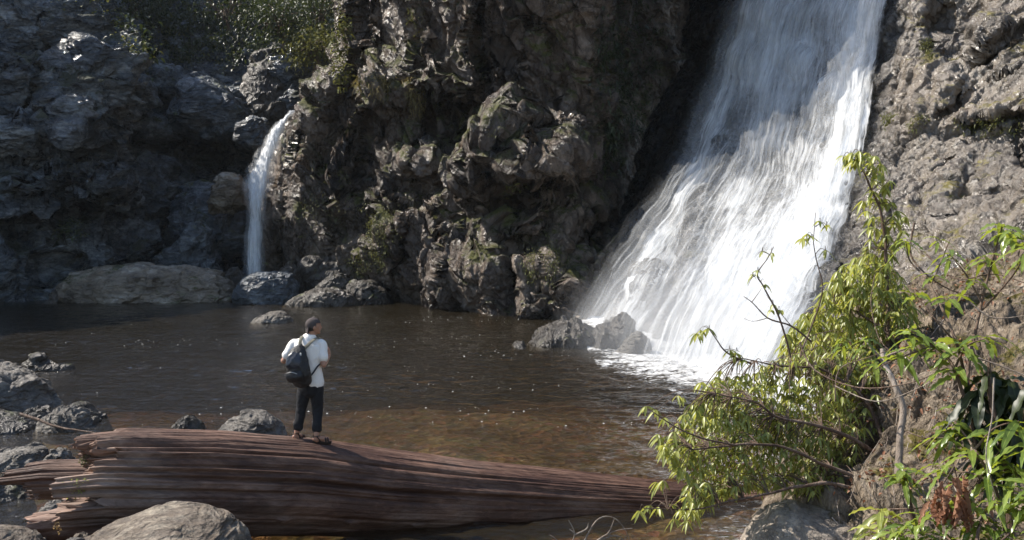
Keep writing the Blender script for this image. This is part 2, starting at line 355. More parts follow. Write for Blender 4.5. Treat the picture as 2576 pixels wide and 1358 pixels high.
G0 = carve(G0, [([(2345,-60),(2360,20),(2350,80),(2330,120)], 22, 1.4), ([(2620,40),(2530,90),(2470,130),(2440,170)], 16, 1.1), ([(2330,130),(2300,190),(2275,250),(2290,320)], 6, .6), ([(2600,150),(2480,200),(2420,260),(2330,300),(2240,310)], 6, .6),
  ([(2620,290),(2520,300),(2440,318),(2400,312)], 10, .9), ([(2540,310),(2555,400),(2600,440)], 5, .5), ([(2400,390),(2370,420),(2340,425)], 9, .7), ([(2450,480),(2420,540),(2380,570),(2350,575)], 5, .5), ([(2300,80),(2260,170),(2240,260)], 5, .5),
  ([(2440,170),(2410,240),(2440,318)], 5, .5), ([(2600,470),(2500,480),(2460,500)], 5, .4), ([(2100,640),(2070,700),(2060,780)], 8, .8)], 8)
G = rocky(G0, [(5.2, .45), (1.9, .2), (.75, .12), (.28, .05)], 51, (0, .6, .1), (1, 1, 1.25), .9, 0, .55)
RIGHTG = G
uu_ = (np.linspace(0, 8, G.shape[1]) - 1) / 3; WET_SHADE_U = (sstep(.12, -.05, uu_) + .85 * sstep(1.12, .98, uu_) * sstep(-.05, .12, uu_))[None]  # wet under the fall; left of it the gap's shade is painted in
right_cliff = mesh('cliff', G.reshape(-1, 3), gridfaces(*G.shape[:2])[:, ::-1], m_right, attrs={'wet': (WET_SHADE_U * np.ones((G.shape[0], 1))).ravel()})
tag(right_cliff, kind='structure')

# ---- bed of the pool and the land all round
nx, ny = 420, 420
xs = np.concatenate([np.linspace(-300, -26, 12)[:-1], np.linspace(-26, 26, nx), np.linspace(26, 300, 12)[1:]])
ys = np.concatenate([np.linspace(-200, 5, 12)[:-1], np.linspace(5, 85, ny), np.linspace(85, 500, 14)[1:]])
X, Y = np.meshgrid(xs, ys, indexing='ij'); P = np.stack([X, Y, 0 * X], -1)
n1 = fbm(P.reshape(-1, 3) * .25, 4, 5).reshape(X.shape); n2 = ridged(P.reshape(-1, 3) * 1.8, 3, 9).reshape(X.shape)
Z = -.28 - 1.5 * sstep(21, 38, Y + .2 * np.abs(X)) - 1.0 * sstep(26, 40, Y) + .28 * n1 + .05 * n2
Z -= .35 * sstep(-3, -7, X) * sstep(24, 12, Y)
Z = np.where((Y < 8), Z + (8 - Y) * .0, Z)
Z += 6 * sstep(90, 130, Y) + 8 * sstep(60, 120, np.abs(X)) 
m_bed, nt, out = M('river_bed'); n = N(nt); g = n('TexCoord').outputs['Object']
c = n.ramp(n.noise(g, .9, 8, .7), [(.35, (.12, .075, .032)), (.5, (.26, .175, .085)), (.66, (.4, .3, .17))])
vo = n('TexVoronoi', {'Vector': g, 'Scale': 5.0}); c = n.mix(.35, c, n.mix(1.0, c, vo.outputs['Color'], 'MULTIPLY'))
p = n('BsdfPrincipled', {'Base Color': c, 'Roughness': .8, 'Normal': n('Bump', {'Height': vo.outputs['Distance'], 'Distance': .1}).outputs[0]})
nt.links.new(p.outputs[0], out.inputs[0])
bed = mesh('ground', np.stack([X, Y, Z], -1).reshape(-1, 3), gridfaces(*X.shape), m_bed); tag(bed, kind='structure')

# ---- the water of the pool: one closed body so that it tints with depth
m_water, nt, out = M('pool_water'); n = N(nt)
g = n('TexCoord').outputs['Object']
big = n.noise(n.vec((1.0, 1.0, 1)), .22, 3, .5, .6)
w1 = n.noise(n.vec((.9, 2.0, 1), (0, 0, .12)), 1.3, 4, .6, .4)
w2 = n.noise(n.vec((1.2, 2.4, 1), (0, 0, -.25)), 4.2, 4, .6, .3)
w3 = n.noise(n.vec((1, 1.5, 1), (0, 0, .5)), 13, 3, .6)
# rougher towards the fall and in drifting patches
sx = n('SeparateXYZ', {0: g})
dist = n('VectorMath', {0: g, 1: (7.5, 31, 0)}, operation='DISTANCE').outputs['Value']
am = n.math('ADD', n.mapr(dist, 2, 22, 1.5, .5), n.mapr(big, .4, .62, 0, .35))
h = n.math('ADD', n.math('MULTIPLY', w1, .5), n.math('ADD', n.math('MULTIPLY', w2, .26), n.math('MULTIPLY', w3, .035)))
h = n.math('MULTIPLY', h, am)
bp = n('Bump', {'Height': h, 'Distance': .2, 'Strength': 1.0}).outputs[0]
fr = n('Fresnel', {'IOR': 1.333, 'Normal': bp}).outputs[0]
gl = n('BsdfGlossy', {'Color': (1, 1, 1, 1), 'Roughness': .03, 'Normal': bp})
tr = n('BsdfTransparent', {'Color': (.85, .8, .7, 1)})
df = n('BsdfDiffuse', {'Color': (.055, .044, .026, 1)})
body = n('MixShader', {0: .22, 1: tr.outputs[0], 2: df.outputs[0]})
mx = n('MixShader', {0: fr, 1: body.outputs[0], 2: gl.outputs[0]})
nt.links.new(mx.outputs[0], out.inputs[0])
ab = n('VolumeAbsorption', {'Color': (.58, .46, .26, 1), 'Density': .7}); nt.links.new(ab.outputs[0], out.inputs['Volume'])
def wave(X, Y):
    P = np.stack([X, Y, 0 * X], -1).reshape(-1, 3)
    d = np.hypot(X - 7.5, Y - 31); am = .55 + 1.5 * np.exp(-(d / 9) ** 2) + .5 * sstep(.1, .6, fbm(P * .12, 2, 4).reshape(X.shape))
    a = fbm(P * np.array([.9, 2.1, 1]), 3, 21, .6).reshape(X.shape); b = ridged(P * np.array([1.9, 4.6, 1]), 2, 25, .5).reshape(X.shape)
    rng_ = .0
    for k, (L, an) in enumerate([(1.5, .3), (.9, -.2), (.62, .15), (1.1, .6)]):
        r = np.hypot(X - 7, Y - 32) if k % 2 else X * math.sin(an) + Y * math.cos(an)
        rng_ = rng_ + np.sin(2 * np.pi * (r + .5 * a) / L + k) * L * .006
    return (am * (.030 * a + .016 * b + rng_)) * sstep(0, 1.5, X + 26) 
xs = np.concatenate([[-90, -50], np.linspace(-28, 18, int(560 * QUAL) + 120), [50, 90]]); ys = np.concatenate([[1, 6], np.geomspace(10.5, 62, int(820 * QUAL) + 120), [75, 95]])
X, Y = np.meshgrid(xs, ys, indexing='ij'); Z = wave(X, Y); Z[:2] = 0; Z[-2:] = 0; Z[:, :2] = 0; Z[:, -2:] = 0
V = np.stack([X, Y, Z], -1).reshape(-1, 3); nx_, ny_ = X.shape; F = [tuple(f) for f in gridfaces(nx_, ny_).tolist()]
n0 = len(V); V = np.concatenate([V, [(-90, 1, -7), (90, 1, -7), (90, 95, -7), (-90, 95, -7)]])
e = [[i * ny_ for i in range(nx_)], [(nx_ - 1) * ny_ + j for j in range(ny_)], [i * ny_ + ny_ - 1 for i in range(nx_)][::-1], list(range(ny_))[::-1]]
F += [tuple(e[0][::-1] + [n0, n0 + 1]), tuple(e[1][::-1] + [n0 + 1, n0 + 2]), tuple(e[2][::-1] + [n0 + 2, n0 + 3]), tuple(e[3][::-1] + [n0 + 3, n0]), (n0, n0 + 3, n0 + 2, n0 + 1)]
water = mesh('water', V, F, m_water, smooth=True); tag(water, kind='structure')
for k in range(1, 6): water.data.polygons[len(F) - k].use_smooth = False
# ================================================================== FALLING WATER
def fall_mat(name, gain, white=(.82, .845, .87), across=6.0, along=.13):
    m, nt, out = M(name); n = N(nt)
    uv = n('TexCoord').outputs['UV']
    v = n('Mapping', {'Vector': uv, 'Scale': (across, along, 1)}).outputs[0]
    v2 = n('Mapping', {'Vector': uv, 'Scale': (across * 2.3, along * 6.5, 1)}).outputs[0]
    a = n.noise(v, 1, 5, .6, .12); b = n.noise(v2, 1, 5, .7, .15)
    c = n.noise(n('Mapping', {'Vector': uv, 'Scale': (across * .22, along * 2.0, 1)}).outputs[0], 1, 5, .65)
    s = n.math('ADD', n.math('MULTIPLY', a, .36), n.math('ADD', n.math('MULTIPLY', b, .3), n.math('MULTIPLY', c, .34)))
    den = n('Attribute', attribute_name='cover').outputs['Fac']
    al = n.math('ADD', n.math('MULTIPLY', n.math('SUBTRACT', s, .5), 3.6), n.math('SUBTRACT', n.math('MULTIPLY', den, gain), .62), True)
    al = n.mapr(al, 0, 1, 0, 1); al.node.interpolation_type = 'SMOOTHSTEP'
    vl = n('Attribute', attribute_name='veil').outputs['Fac']
    soft = n.math('MULTIPLY', n.math('MULTIPLY', den, n.mapr(s, .38, .6, .35, 1.0)), .5, True)
    al = n.math('ADD', n.math('MULTIPLY', al, n.math('SUBTRACT', 1.0, vl)), n.math('MULTIPLY', soft, vl))
    bp = n('Bump', {'Height': n.math('ADD', a, n.math('MULTIPLY', b, .5)), 'Distance': .05}).outputs[0]
    d = n('BsdfDiffuse', {'Color': (*white, 1), 'Normal': bp}); t = n('BsdfTranslucent', {'Color': (*white, 1), 'Normal': bp})
    dm = n('MixShader', {0: .38, 1: d.outputs[0], 2: t.outputs[0]})
    gl = n('BsdfGlossy', {'Color': (1, 1, 1, 1), 'Roughness': .35, 'Normal': bp}); dm = n('MixShader', {0: .06, 1: dm.outputs[0], 2: gl.outputs[0]})
    mx = n('MixShader', {0: al, 1: n('BsdfTransparent').outputs[0], 2: dm.outputs[0]})
    nt.links.new(mx.outputs[0], out.inputs[0]); return m
m_fall = fall_mat('falling_water', 1.36)

DY = np.array([-300, 0, 150, 300, 400, 500, 600, 700, 800, 880, 1000.])
DT = np.array([
 [.6,.9,.9,.9,.8,.75,.7,.7,.85,.95,.7],
 [.6,.9,.95,.9,.8,.72,.62,.65,.85,.98,.7],
 [.7,.95,.65,.82,.9,.72,.75,.55,.78,1,.7],
 [.6,.85,.28,.34,.72,.68,.5,.34,.55,.95,.7],
 [.6,.85,.25,.5,.65,.45,.55,.4,.6,.95,.7],
 [.65,.9,.28,.45,.68,.5,.45,.6,.8,.95,.7],
 [.7,.9,.5,.2,.6,.7,.72,.75,.85,.9,.7],
 [.6,.9,.75,.15,.45,.72,.75,.82,.88,.9,.7],
 [.5,.8,.75,.2,.35,.66,.82,.85,.9,.9,.8],
 [.35,.6,.9,.35,.45,.85,.92,.95,.95,.95,.9],
 [.3,.6,.9,.6,.7,1,1,1,1,1,1]])
def table(T, ys, y, u):
    yi = np.interp(y, ys, np.arange(len(ys))); ui = np.clip(u, 0, 1) * (T.shape[1] - 1)
    y0 = np.clip(yi.astype(int), 0, len(ys) - 2); u0 = np.clip(ui.astype(int), 0, T.shape[1] - 2); fy = yi - y0; fu = ui - u0
    fy = fy * fy * (3 - 2 * fy); fu = fu * fu * (3 - 2 * fu)
    return (T[y0, u0] * (1 - fu) + T[y0, u0 + 1] * fu) * (1 - fy) + (T[y0 + 1, u0] * (1 - fu) + T[y0 + 1, u0 + 1] * fu) * fy
nr0, nc0 = FALLBASE.shape[:2]
c0, c1 = int(nc0 * (1 / 8 - .03)), int(nc0 * (.5 + .045))
uo = (c0 / (nc0 - 1) - 1 / 8) / .375; u1 = ((c1 - 1) / (nc0 - 1) - 1 / 8) / .375
Vs, Fs, UVs, Ds, VL = [], [], [], [], []; off = 0
for layer, (o_, sd_, vl, bl) in enumerate([(.22, 5, 0, .8), (.42, 31, 0, .5), (.66, 57, 0, .3), (.95, 71, 1, .2), (1.35, 83, 1, .1), (1.8, 97, 1, 0)]):
    st = max(1, int(2 * QUAL)); S = (FALLBASE * bl + G0S * (1 - bl))[::st, c0:c1:st]; nr, nc = S.shape[:2]
    u = np.linspace(uo, u1, nc)[None, :] * np.ones((nr, 1))
    Lr = np.concatenate([[0], np.cumsum(np.linalg.norm(np.diff(S[:, nc // 2], axis=0), axis=1))])[:, None] * np.ones((1, nc))
    W = u * 13.0
    Q = np.stack([W * 1.3, Lr * .10, 0 * W + layer * 9], -1).reshape(-1, 3)
    rel = (.10 if not vl else .2) * ridged(Q, 4, sd_).reshape(nr, nc) + .16 * fbm(np.stack([W * .5, Lr * .5, 0 * W], -1).reshape(-1, 3), 4, 77).reshape(nr, nc)
    V = S - gridnormals(S) * (o_ + rel)[..., None]
    qx, qy = proj(V)
    wv = fbm(np.stack([W * .45, Lr * .10, 0 * W + 3], -1).reshape(-1, 3), 4, sd_ + 3).reshape(nr, nc)
    den = table(DT, DY, qy + 50 * wv, u + .03 * wv) * .93 + .09
    cl_ = ridged(np.stack([W * .42 + .15 * wv, Lr * .34, 0 * W + 7 + layer], -1).reshape(-1, 3), 4, 61, .6).reshape(nr, nc); den = den + .20 * (cl_ - .75)
    foot = sstep(430, 900, qy)
    if vl:
        uu = u + .03 * wv - .075 * foot; edge = sstep(.0, .14, uu) * sstep(1.10, .93, uu)
        den = (.25 + .75 * den) * edge * (.42 + .33 * foot) * (.9 + .5 * wv) * (.9 if layer < 5 else .65 * foot)
    else:
        edge = sstep(.01, .09, u + .03 * wv - .085 * foot) * sstep(1.06, .97, u + .03 * wv)
        den = (den - .1 * layer) * edge - (1 - edge) * .4
    Vs.append(V.reshape(-1, 3)); Fs.append(gridfaces(nr, nc) + off); off += nr * nc
    UVs.append(np.stack([W + layer * 37.3, Lr + layer * 11], -1).reshape(-1, 2)); Ds.append(den.ravel()); VL.append(np.full(den.size, float(vl)))
o = mesh('waterfall', np.concatenate(Vs), np.concatenate(Fs), m_fall, uv=np.concatenate(UVs), attrs={'cover': np.concatenate(Ds), 'veil': np.concatenate(VL)}, origin=(8, 36, 0))
tag(o, 'tall wide white waterfall spreading down the sloping rock face at the right', 'waterfall')

# ---- the thin fall in the shade on the left
cl = [(742,278,8,65),(722,292,12,64.5),(703,318,26,64),(688,350,36,63.6),(672,390,42,63.2),(658,425,50,62.8),(650,460,56,62.4),(645,500,44,62),(643,560,36,61.8),(641,620,38,61.6),(640,690,46,61.4),(640,740,52,61.3)]
cl = [(x, y, w * .85, d - 3.0) for x, y, w, d in cl]
A = _cr(np.array(cl, float), 260)
Vs, Fs, UVs, Ds, VL = [], [], [], [], []; off = 0
for layer in range(4):
    nv = 60; t = np.linspace(-1, 1, nv)
    th = t * 1.45
    rr = (1.0 - .16 * layer) if layer < 3 else 1.5
    px = A[:, 0:1] + A[:, 2:3] * .62 * rr * np.sin(th)[None]; dd = A[:, 3:4] - .55 * rr * np.cos(th)[None] - .1 * layer
    G = at(px, A[:, 1:2] + 0 * px, dd)
    L = np.linspace(0, 14, 260)[:, None] + 0 * px
    G = G - gridnormals(G) * (.18 * fbm(np.stack([px * .05, L * .5, 0 * px + layer * 5], -1).reshape(-1, 3), 4, 9).reshape(px.shape))[..., None]
    den = (1.0 - np.abs(t)[None] ** 2.2 * 1.1) * np.interp(A[:, 1], [278, 300, 420, 470, 560, 740], [1.0, 1.1, 1.2, 1.25, 1.05, 1.0])[:, None] - (.12 * layer if layer < 3 else .35)
    Vs.append(G.reshape(-1, 3)); Fs.append(gridfaces(260, nv) + off); off += 260 * nv
    UVs.append(np.stack([px * .024 + layer * 7, L], -1).reshape(-1, 2)); Ds.append(den.ravel()); VL.append(np.full(den.size, float(layer == 3)))
# spray thrown to the left where the water strikes the ledge
for layer in range(2):
    nr, nc = 60, 60; a, b = np.meshgrid(np.linspace(0, 1, nr), np.linspace(0, 1, nc), indexing='ij')
    ang = np.pi * (.93 - .22 * b); rad = 58 * a * (1 - .1 * layer)
    G = at(652 + rad * np.cos(ang), 484 - rad * np.sin(ang) - 12 * a * (1 - a), 59.6 - .5 * a - .3 * layer + 0 * b)
    Vs.append(G.reshape(-1, 3)); Fs.append(gridfaces(nr, nc) + off); off += nr * nc
    UVs.append(np.stack([b * 2 + 50 + layer * 3, a * 3], -1).reshape(-1, 2)); Ds.append(((1 - a) ** .8 * 1.1 * np.sin(b * np.pi) ** .7 - .05).ravel()); VL.append(np.full(a.size, 1.0))
o = mesh('waterfall', np.concatenate(Vs), np.concatenate(Fs), m_fall, uv=np.concatenate(UVs), attrs={'cover': np.concatenate(Ds), 'veil': np.concatenate(VL)}, origin=(-15.5, 61, 0))
tag(o, 'narrow shaded waterfall striking a ledge in the dark gorge at the left', 'waterfall')

def ell0(n):
    u = np.linspace(0.02, np.pi - .02, n)[:, None]; w_ = np.linspace(0, 2 * np.pi, n, endpoint=False)[None]
    G = np.stack([np.sin(u) * np.cos(w_), np.sin(u) * np.sin(w_), np.cos(u) + 0 * w_], -1)
    F = [tuple(q) for q in gridfaces(n, n, True).tolist()] + [tuple(range(n))[::-1], tuple(range(n * n - n, n * n))]
    return G.reshape(-1, 3), F
# ---- froth where the big fall lands
xs = np.linspace(2.5, 12.5, 260); ys = np.linspace(20, 45, 400); X, Y = np.meshgrid(xs, ys, indexing='ij')
bx, by = [c for c in zip(*[tuple(at(px, py, d)[:2]) for px, py, d in [(1500,822,43.5),(1560,840,40),(1640,870,35.8),(1750,885,34),(1850,905,31.8),(1960,935,29),(2040,960,27),(2120,985,25.5)]])]
dmin = np.full(X.shape, 99.0); side = np.zeros(X.shape)
for k in range(len(bx) - 1):
    ax, ay, cx, cy = bx[k], by[k], bx[k + 1], by[k + 1]; L2 = (cx - ax) ** 2 + (cy - ay) ** 2
    t = np.clip(((X - ax) * (cx - ax) + (Y - ay) * (cy - ay)) / L2, 0, 1)
    dd = np.hypot(X - ax - t * (cx - ax), Y - ay - t * (cy - ay)); dmin = np.minimum(dmin, dd)
Q = np.stack([X, Y, 0 * X], -1).reshape(-1, 3)
nz = fbm(Q * .9, 4, 5).reshape(X.shape)
reach = np.interp(Y, [25, 29, 33, 36, 44], [3.6, 5.0, 4.4, 2.2, .8])
den = 1.15 - dmin / reach * .85 + .25 * nz
Z = wave(X, Y) + .012 + .12 * sstep(1.6, .2, dmin) * (1 + 1.5 * fbm(Q * 1.6, 4, 8).reshape(X.shape)) 
m_foam, nt, out = M('white_foam'); n = N(nt); g = n('TexCoord').outputs['Object']
s = n.math('ADD', n.math('MULTIPLY', n.noise(n.vec((1.2, 3, 1)), 1.4, 7, .72, .8), .6), n.math('MULTIPLY', n.noise(n.vec((2, 4, 1)), 4, 5, .7, .5), .4))
den_ = n('Attribute', attribute_name='cover').outputs['Fac']
al = n.math('ADD', n.math('MULTIPLY', n.math('SUBTRACT', s, .5), 7.0), n.math('SUBTRACT', n.math('MULTIPLY', den_, 2.4), .9), True)
d = n('BsdfDiffuse', {'Color': (.85, .85, .84, 1), 'Normal': n('Bump', {'Height': s, 'Distance': .15}).outputs[0]})
mx = n('MixShader', {0: al, 1: n('BsdfTransparent').outputs[0], 2: d.outputs[0]}); nt.links.new(mx.outputs[0], out.inputs[0])
o = mesh('foam', np.stack([X, Y, Z], -1).reshape(-1, 3), gridfaces(*X.shape), m_foam, attrs={'cover': den.ravel()}); tag(o, kind='stuff')

# froth flecks added to stand in for sun sparkles on the pool
r = np.random.default_rng(5); n_ = 9000
P = np.stack([r.uniform(-16, 12, n_), r.uniform(15.5, 46, n_) ** 1.0, 0 * r.uniform(size=n_)], -1)
f = fbm(P * np.array([.12, .35, 1]), 3, 12) + .25 * np.exp(-((P[:, 0] - 2) / 8) ** 2 - ((P[:, 1] - 33) / 9) ** 2) * 1.2
P = P[f > .26][:850]; P = P + np.stack([r.normal(size=len(P)) * .1, r.normal(size=len(P)) * .1, 0 * P[:, 0]], -1)
P[:, 2] = wave(P[:, 0], P[:, 1]) + .006
sz = .005 + .015 * r.uniform(size=len(P)) ** 3; k = 7; th = np.linspace(0, 2 * np.pi, k, endpoint=False)
top = np.stack([np.cos(th), np.sin(th) * .6, 0 * th], -1)
V = P[:, None] + top[None] * (sz[:, None, None] * (1 + .4 * r.uniform(size=(len(P), k, 1)))); Ct = P + np.array([0, 0, 1]) * (sz[:, None] * .7)
V = np.concatenate([V, Ct[:, None]], 1).reshape(-1, 3); b = np.arange(len(P))[:, None] * (k + 1); j = np.arange(k)[None]
F = np.stack([b + j, b + (j + 1) % k, b + k + 0 * j], -1).reshape(-1, 3)
m_fleck, nt, out = M('sparkle_fleck'); n = N(nt); p = n('BsdfPrincipled', {'Base Color': (.85, .85, .82, 1), 'Roughness': .12, 'Specular IOR Level': .8}); nt.links.new(p.outputs[0], out.inputs[0])
o = mesh('froth', V, F, m_fleck); tag(o, kind='stuff')

# spray drifting up from the foot of the big fall
m_spray, nt, out = M('drifting_spray'); n = N(nt)
g = n('TexCoord').outputs['Object']; r_ = n('VectorMath', {0: g}, operation='LENGTH').outputs['Value']
dn = n.math('MULTIPLY', n.math('POWER', n.mapr(r_, 0, 1, 1, 0), 1.6), n.mapr(n.noise(g, 2.2, 3, .6), .35, .7, .25, 1.3))
pv = n('VolumePrincipled', {'Color': (.95, .97, 1, 1), 'Density': n.math('MULTIPLY', dn, .42), 'Anisotropy': .1}); nt.links.new(pv.outputs[0], out.inputs['Volume'])
v, f = ell0(24)
o = mesh('spray', v, f, m_spray, smooth=True); c = at(1830, 850, 31.5); o.location = (float(c[0]) - .6, float(c[1]), .3); o.scale = (4.2, 6.5, 3.4); o.rotation_euler = (0, 0, R(38)); tag(o, kind='stuff')
# ================================================================== BOULDERS
m_b_blue = rock_mat('bluish_boulder', (.014, .018, .023), (.09, .105, .122), (.32, .345, .37), moss_amt=.12, rough=(.25, .5), sc=1.4, strata=(0, .3, 0), stretch=(.8, 1, 1.8), bump=.7)
m_b_brown = rock_mat('brown_boulder', (.07, .055, .042), (.21, .17, .125), (.46, .42, .36), moss_amt=.1, rough=(.35, .6), sc=1.2, strata=(0, -.5, 0), stretch=(.7, 1, 1.8), bump=.6)
m_b_dark = rock_mat('dark_wet_boulder', (.012, .010, .008), (.05, .042, .034), (.16, .14, .12), moss_amt=.1, rough=(.28, .55), sc=1.8, bump=.7)
m_b_grey = rock_mat('grey_boulder', (.04, .034, .028), (.14, .124, .105), (.31, .285, .25), moss_amt=0, rough=(.45, .75), sc=2.6, strata=(.2, .6, .1), stretch=(.8, .8, 2.2), bump=.8)
m_b_tan = rock_mat('tan_boulder', (.05, .036, .025), (.13, .10, .072), (.32, .275, .21), moss_amt=0, rough=(.6, .85), sc=3.0, strata=(0, .05, 0), stretch=(.6, .8, 2.4), bump=.7)

def rock(label, prof, d, depth, mat, seed, zbot=None, amp=1.0, lean=0.0, res=130, cat='boulder', group=None, name='boulder', e=.75, st=(1, 1, 1.3), rotst=(0, .3, 0), fr=0.0, kp=.72):
    prof = np.array(prof, float); dc = d + depth / 2
    W = at(prof[:, 0], prof[:, 1], d + depth * kp); zb = -.6 if zbot is None else zbot
    nu, nv = int(res * 1.3 * QUAL ** .5), int(res * QUAL ** .5)
    u = (1 - np.cos(np.linspace(0.0, np.pi, nu))) / 2
    L = W[:, 0] - W[0, 0]; L = L / L[-1]
    ztop = np.interp(u, L, W[:, 2]); k = np.exp(-np.linspace(-2, 2, 9) ** 2); ztop = np.convolve(np.pad(ztop, 4, 'edge'), k / k.sum(), 'valid')
    x = W[0, 0] + u * (W[-1, 0] - W[0, 0]); ztop = np.maximum(ztop, zb + .05)
    wd_ = depth / 2 * np.clip(4 * u * (1 - u), 0, 1) ** .38 + 1e-3
    th = np.linspace(0, 2 * np.pi, nv, endpoint=False)
    c, s = np.cos(th), np.sin(th); sg = lambda v, p: np.sign(v) * np.abs(v) ** p
    H = (ztop - zb) / 2
    endf = np.clip(4 * u * (1 - u), 0, 1) ** .15
    Yp = dc - wd_[:, None] * sg(c, e)[None]; Zp = (zb + H)[:, None] + (H * endf)[:, None] * sg(s, e)[None]
    Yp = Yp + lean * (Zp - zb)
    G = np.stack([x[:, None] + 0 * Yp, Yp, Zp], -1)
    size = min(depth, float(np.max(ztop) - zb), abs(W[-1, 0] - W[0, 0]))
    Nn = gridnormals(G, True); cen = G.mean(axis=(0, 1)); sgn = np.sign(np.sum(Nn * (G - cen), -1).mean()); Nn = Nn * sgn
    P = G.reshape(-1, 3); Q = rot(P, *rotst, st) / size; Q = Q + seed * 3.7
    wq = np.stack([fbm(Q * 1.2, 3, seed + k) for k in range(3)], -1) * .35
    v1, e1 = facet((Q + wq) * 1.7, seed); v2, e2 = facet((Q + wq * .5) * 4.2, seed + 5)
    dsp = .11 * v1 * sstep(0, .12, e1) + .03 * v2 * sstep(0, .15, e2) - .018 * (1 - sstep(0, .08, e2)) + .09 * fbm(Q * 1.1, 2, seed + 2) + .025 * fbm(Q * 4, 5, seed + 9, .6) + fr * ridged(Q * np.array([1, 1, 5.]), 4, seed + 20)
    G = (P + Nn.reshape(-1, 3) * (dsp * size * amp)[:, None])
    o = mesh(name, G, gridfaces(nu, nv, True), mat, origin=(float(x.mean()), float(dc), zb))
    return tag(o, label, cat, group)
B = rock
w_ = lambda y: float(wd(y))
far = 'boulders along the far edge of the pool'; near = 'boulders near the log'
B('layered bluish rock ledge rising from the water at the far left edge', [(-200,700),(-120,600),(-40,590),(0,583),(60,588),(105,594),(124,606),(122,650),(112,700),(104,757)], w_(757), 6, m_b_blue, 3, res=200, group=far, e=.5, fr=.02)
B('long low bluish brown boulder with a hollow lower edge on the far shore', [(146,764),(156,730),(172,700),(200,678),(250,671),(330,668),(420,668),(490,665),(550,676),(590,692),(612,725),(620,762)], w_(764), 4.2, m_b_brown, 4, res=260, group=far, amp=.8, lean=.25, e=.7)
B('rough blocky bluish boulder directly below the narrow waterfall', [(598,760),(602,722),(618,694),(650,682),(720,682),(768,690),(790,712),(785,740),(760,766)], w_(766), 3.4, m_b_blue, 5, res=220, group=far, amp=.7, e=.6)
B('small dark pointed rock just left of the foot of the narrow waterfall', [(560,720),(572,690),(590,668),(604,668),(616,688),(626,720)], w_(766) + 3.4, 1.6, m_b_dark, 6, group=far)
B('dark peaked rock behind the blocky bluish boulder', [(690,720),(706,676),(735,656),(752,664),(772,690),(780,720)], w_(766) + 1.6, 2, m_b_dark, 7, group=far)
B('dark rounded rock highest in the pile at the foot of the cliff', [(752,720),(766,668),(790,646),(830,643),(868,650),(886,672),(896,720)], w_(760) + .3, 2.6, m_b_dark, 8, group=far)
B('flat dark rock in the middle of the pile below the cliff', [(786,745),(800,715),(826,694),(856,688),(882,698),(894,745)], w_(760) - 1.2, 2.0, m_b_dark, 9, group=far)
B('dark rock with a bright wet tip at the right end of the pile', [(868,750),(874,712),(900,700),(940,706),(968,728),(984,752)], w_(757) - 2.6, 2.4, m_b_dark, 10, group=far)
B('low flat dark rock spreading at the waterline below the pile', [(712,768),(740,745),(790,727),(850,721),(890,733),(905,760)], w_(768) - 1.0, 2.2, m_b_dark, 11, group=far, amp=.7)
B('crooked brown driftwood stub sticking up at the far shore', [(108,764),(128,752),(133,730),(142,724),(148,732),(146,764)], w_(764) - .3, .5, m_b_dark, 12, name='driftwood', cat='driftwood')
B('lone oval boulder standing in the open pool behind the man', [(634,814),(652,797),(682,783),(712,781),(736,790),(748,814)], w_(814), 2.0, m_b_grey, 13, res=180, group=far, amp=.7)
g3 = 'wet rocks in front of the big waterfall'
B('smallest wet rock at the left end of the group before the big waterfall', [(1285,876),(1296,858),(1314,855),(1328,876)], w_(876), .9, m_b_dark, 14, group=g3)
B('wide craggy dark rock in the middle of the group before the big waterfall', [(1316,878),(1335,848),(1370,822),(1420,802),(1462,805),(1492,820),(1506,878)], w_(878), 2.6, m_b_dark, 15, res=220, group=g3, amp=1.15, st=(1.6, 1, .9))
B('tallest brown craggy rock of the group before the big waterfall', [(1476,880),(1492,828),(1525,803),(1560,792),(1584,806),(1602,840),(1616,880)], w_(882), 2.4, m_b_dark, 16, res=200, group=g3, amp=1.1, st=(1.6, 1, .9))
B('tapering wet rock nearest the froth of the big waterfall', [(1546,893),(1572,860),(1604,830),(1622,850),(1634,893)], w_(893), 1.1, m_b_grey, 17, res=160, group=g3, amp=1.1, st=(1.6, 1, .9))
g4 = 'rocks along the left shore'
B('low dark rock with a long thin tail in the water at the upper left shore', [(66,934),(72,908),(88,893),(112,889),(124,902),(140,908),(165,914),(184,916),(198,928)], w_(934), 1.0, m_b_dark, 18, group=g4)
B('jagged rock in the left shore with roots and dead grass on its top', [(-120,930),(-60,900),(0,904),(30,908),(60,916),(84,936),(96,945)], w_(946), 1.6, m_b_grey, 19, group=g4)
B('large sloping rock with a rough sunlit top at the left edge', [(-140,960),(-60,925),(10,925),(50,930),(85,946),(125,985),(158,1015),(178,1040)], w_(1048), 2.4, m_b_grey, 20, res=240, group=g4, amp=.8, lean=.2)
B('small rounded dark rock in the gap under the large sloping rock', [(66,1068),(70,1034),(88,1020),(122,1020),(142,1036),(146,1068)], w_(1072), .8, m_b_dark, 21, group=g4)
B('grooved dark slab lying at the left edge under the thin branch', [(-120,1015),(0,1026),(55,1042),(98,1056),(118,1090)], w_(1098), 1.4, m_b_dark, 22, res=160, group=g4, amp=.6)
B('ridged pale grey rock with diagonal grooves touched by the thin branch', [(110,1090),(114,1066),(140,1038),(185,1024),(216,1036),(232,1064),(238,1088)], w_(1090), 1.2, m_b_grey, 23, res=200, group=g4, amp=.7, rotst=(0, -.8, 0), st=(1, 1, 2.5), fr=.05)
B('dark rock just behind the ridged pale grey rock', [(160,1072),(176,1030),(200,1009),(224,1014),(246,1032),(262,1054),(272,1072)], w_(1072), 1.1, m_b_dark, 24, group=g4)
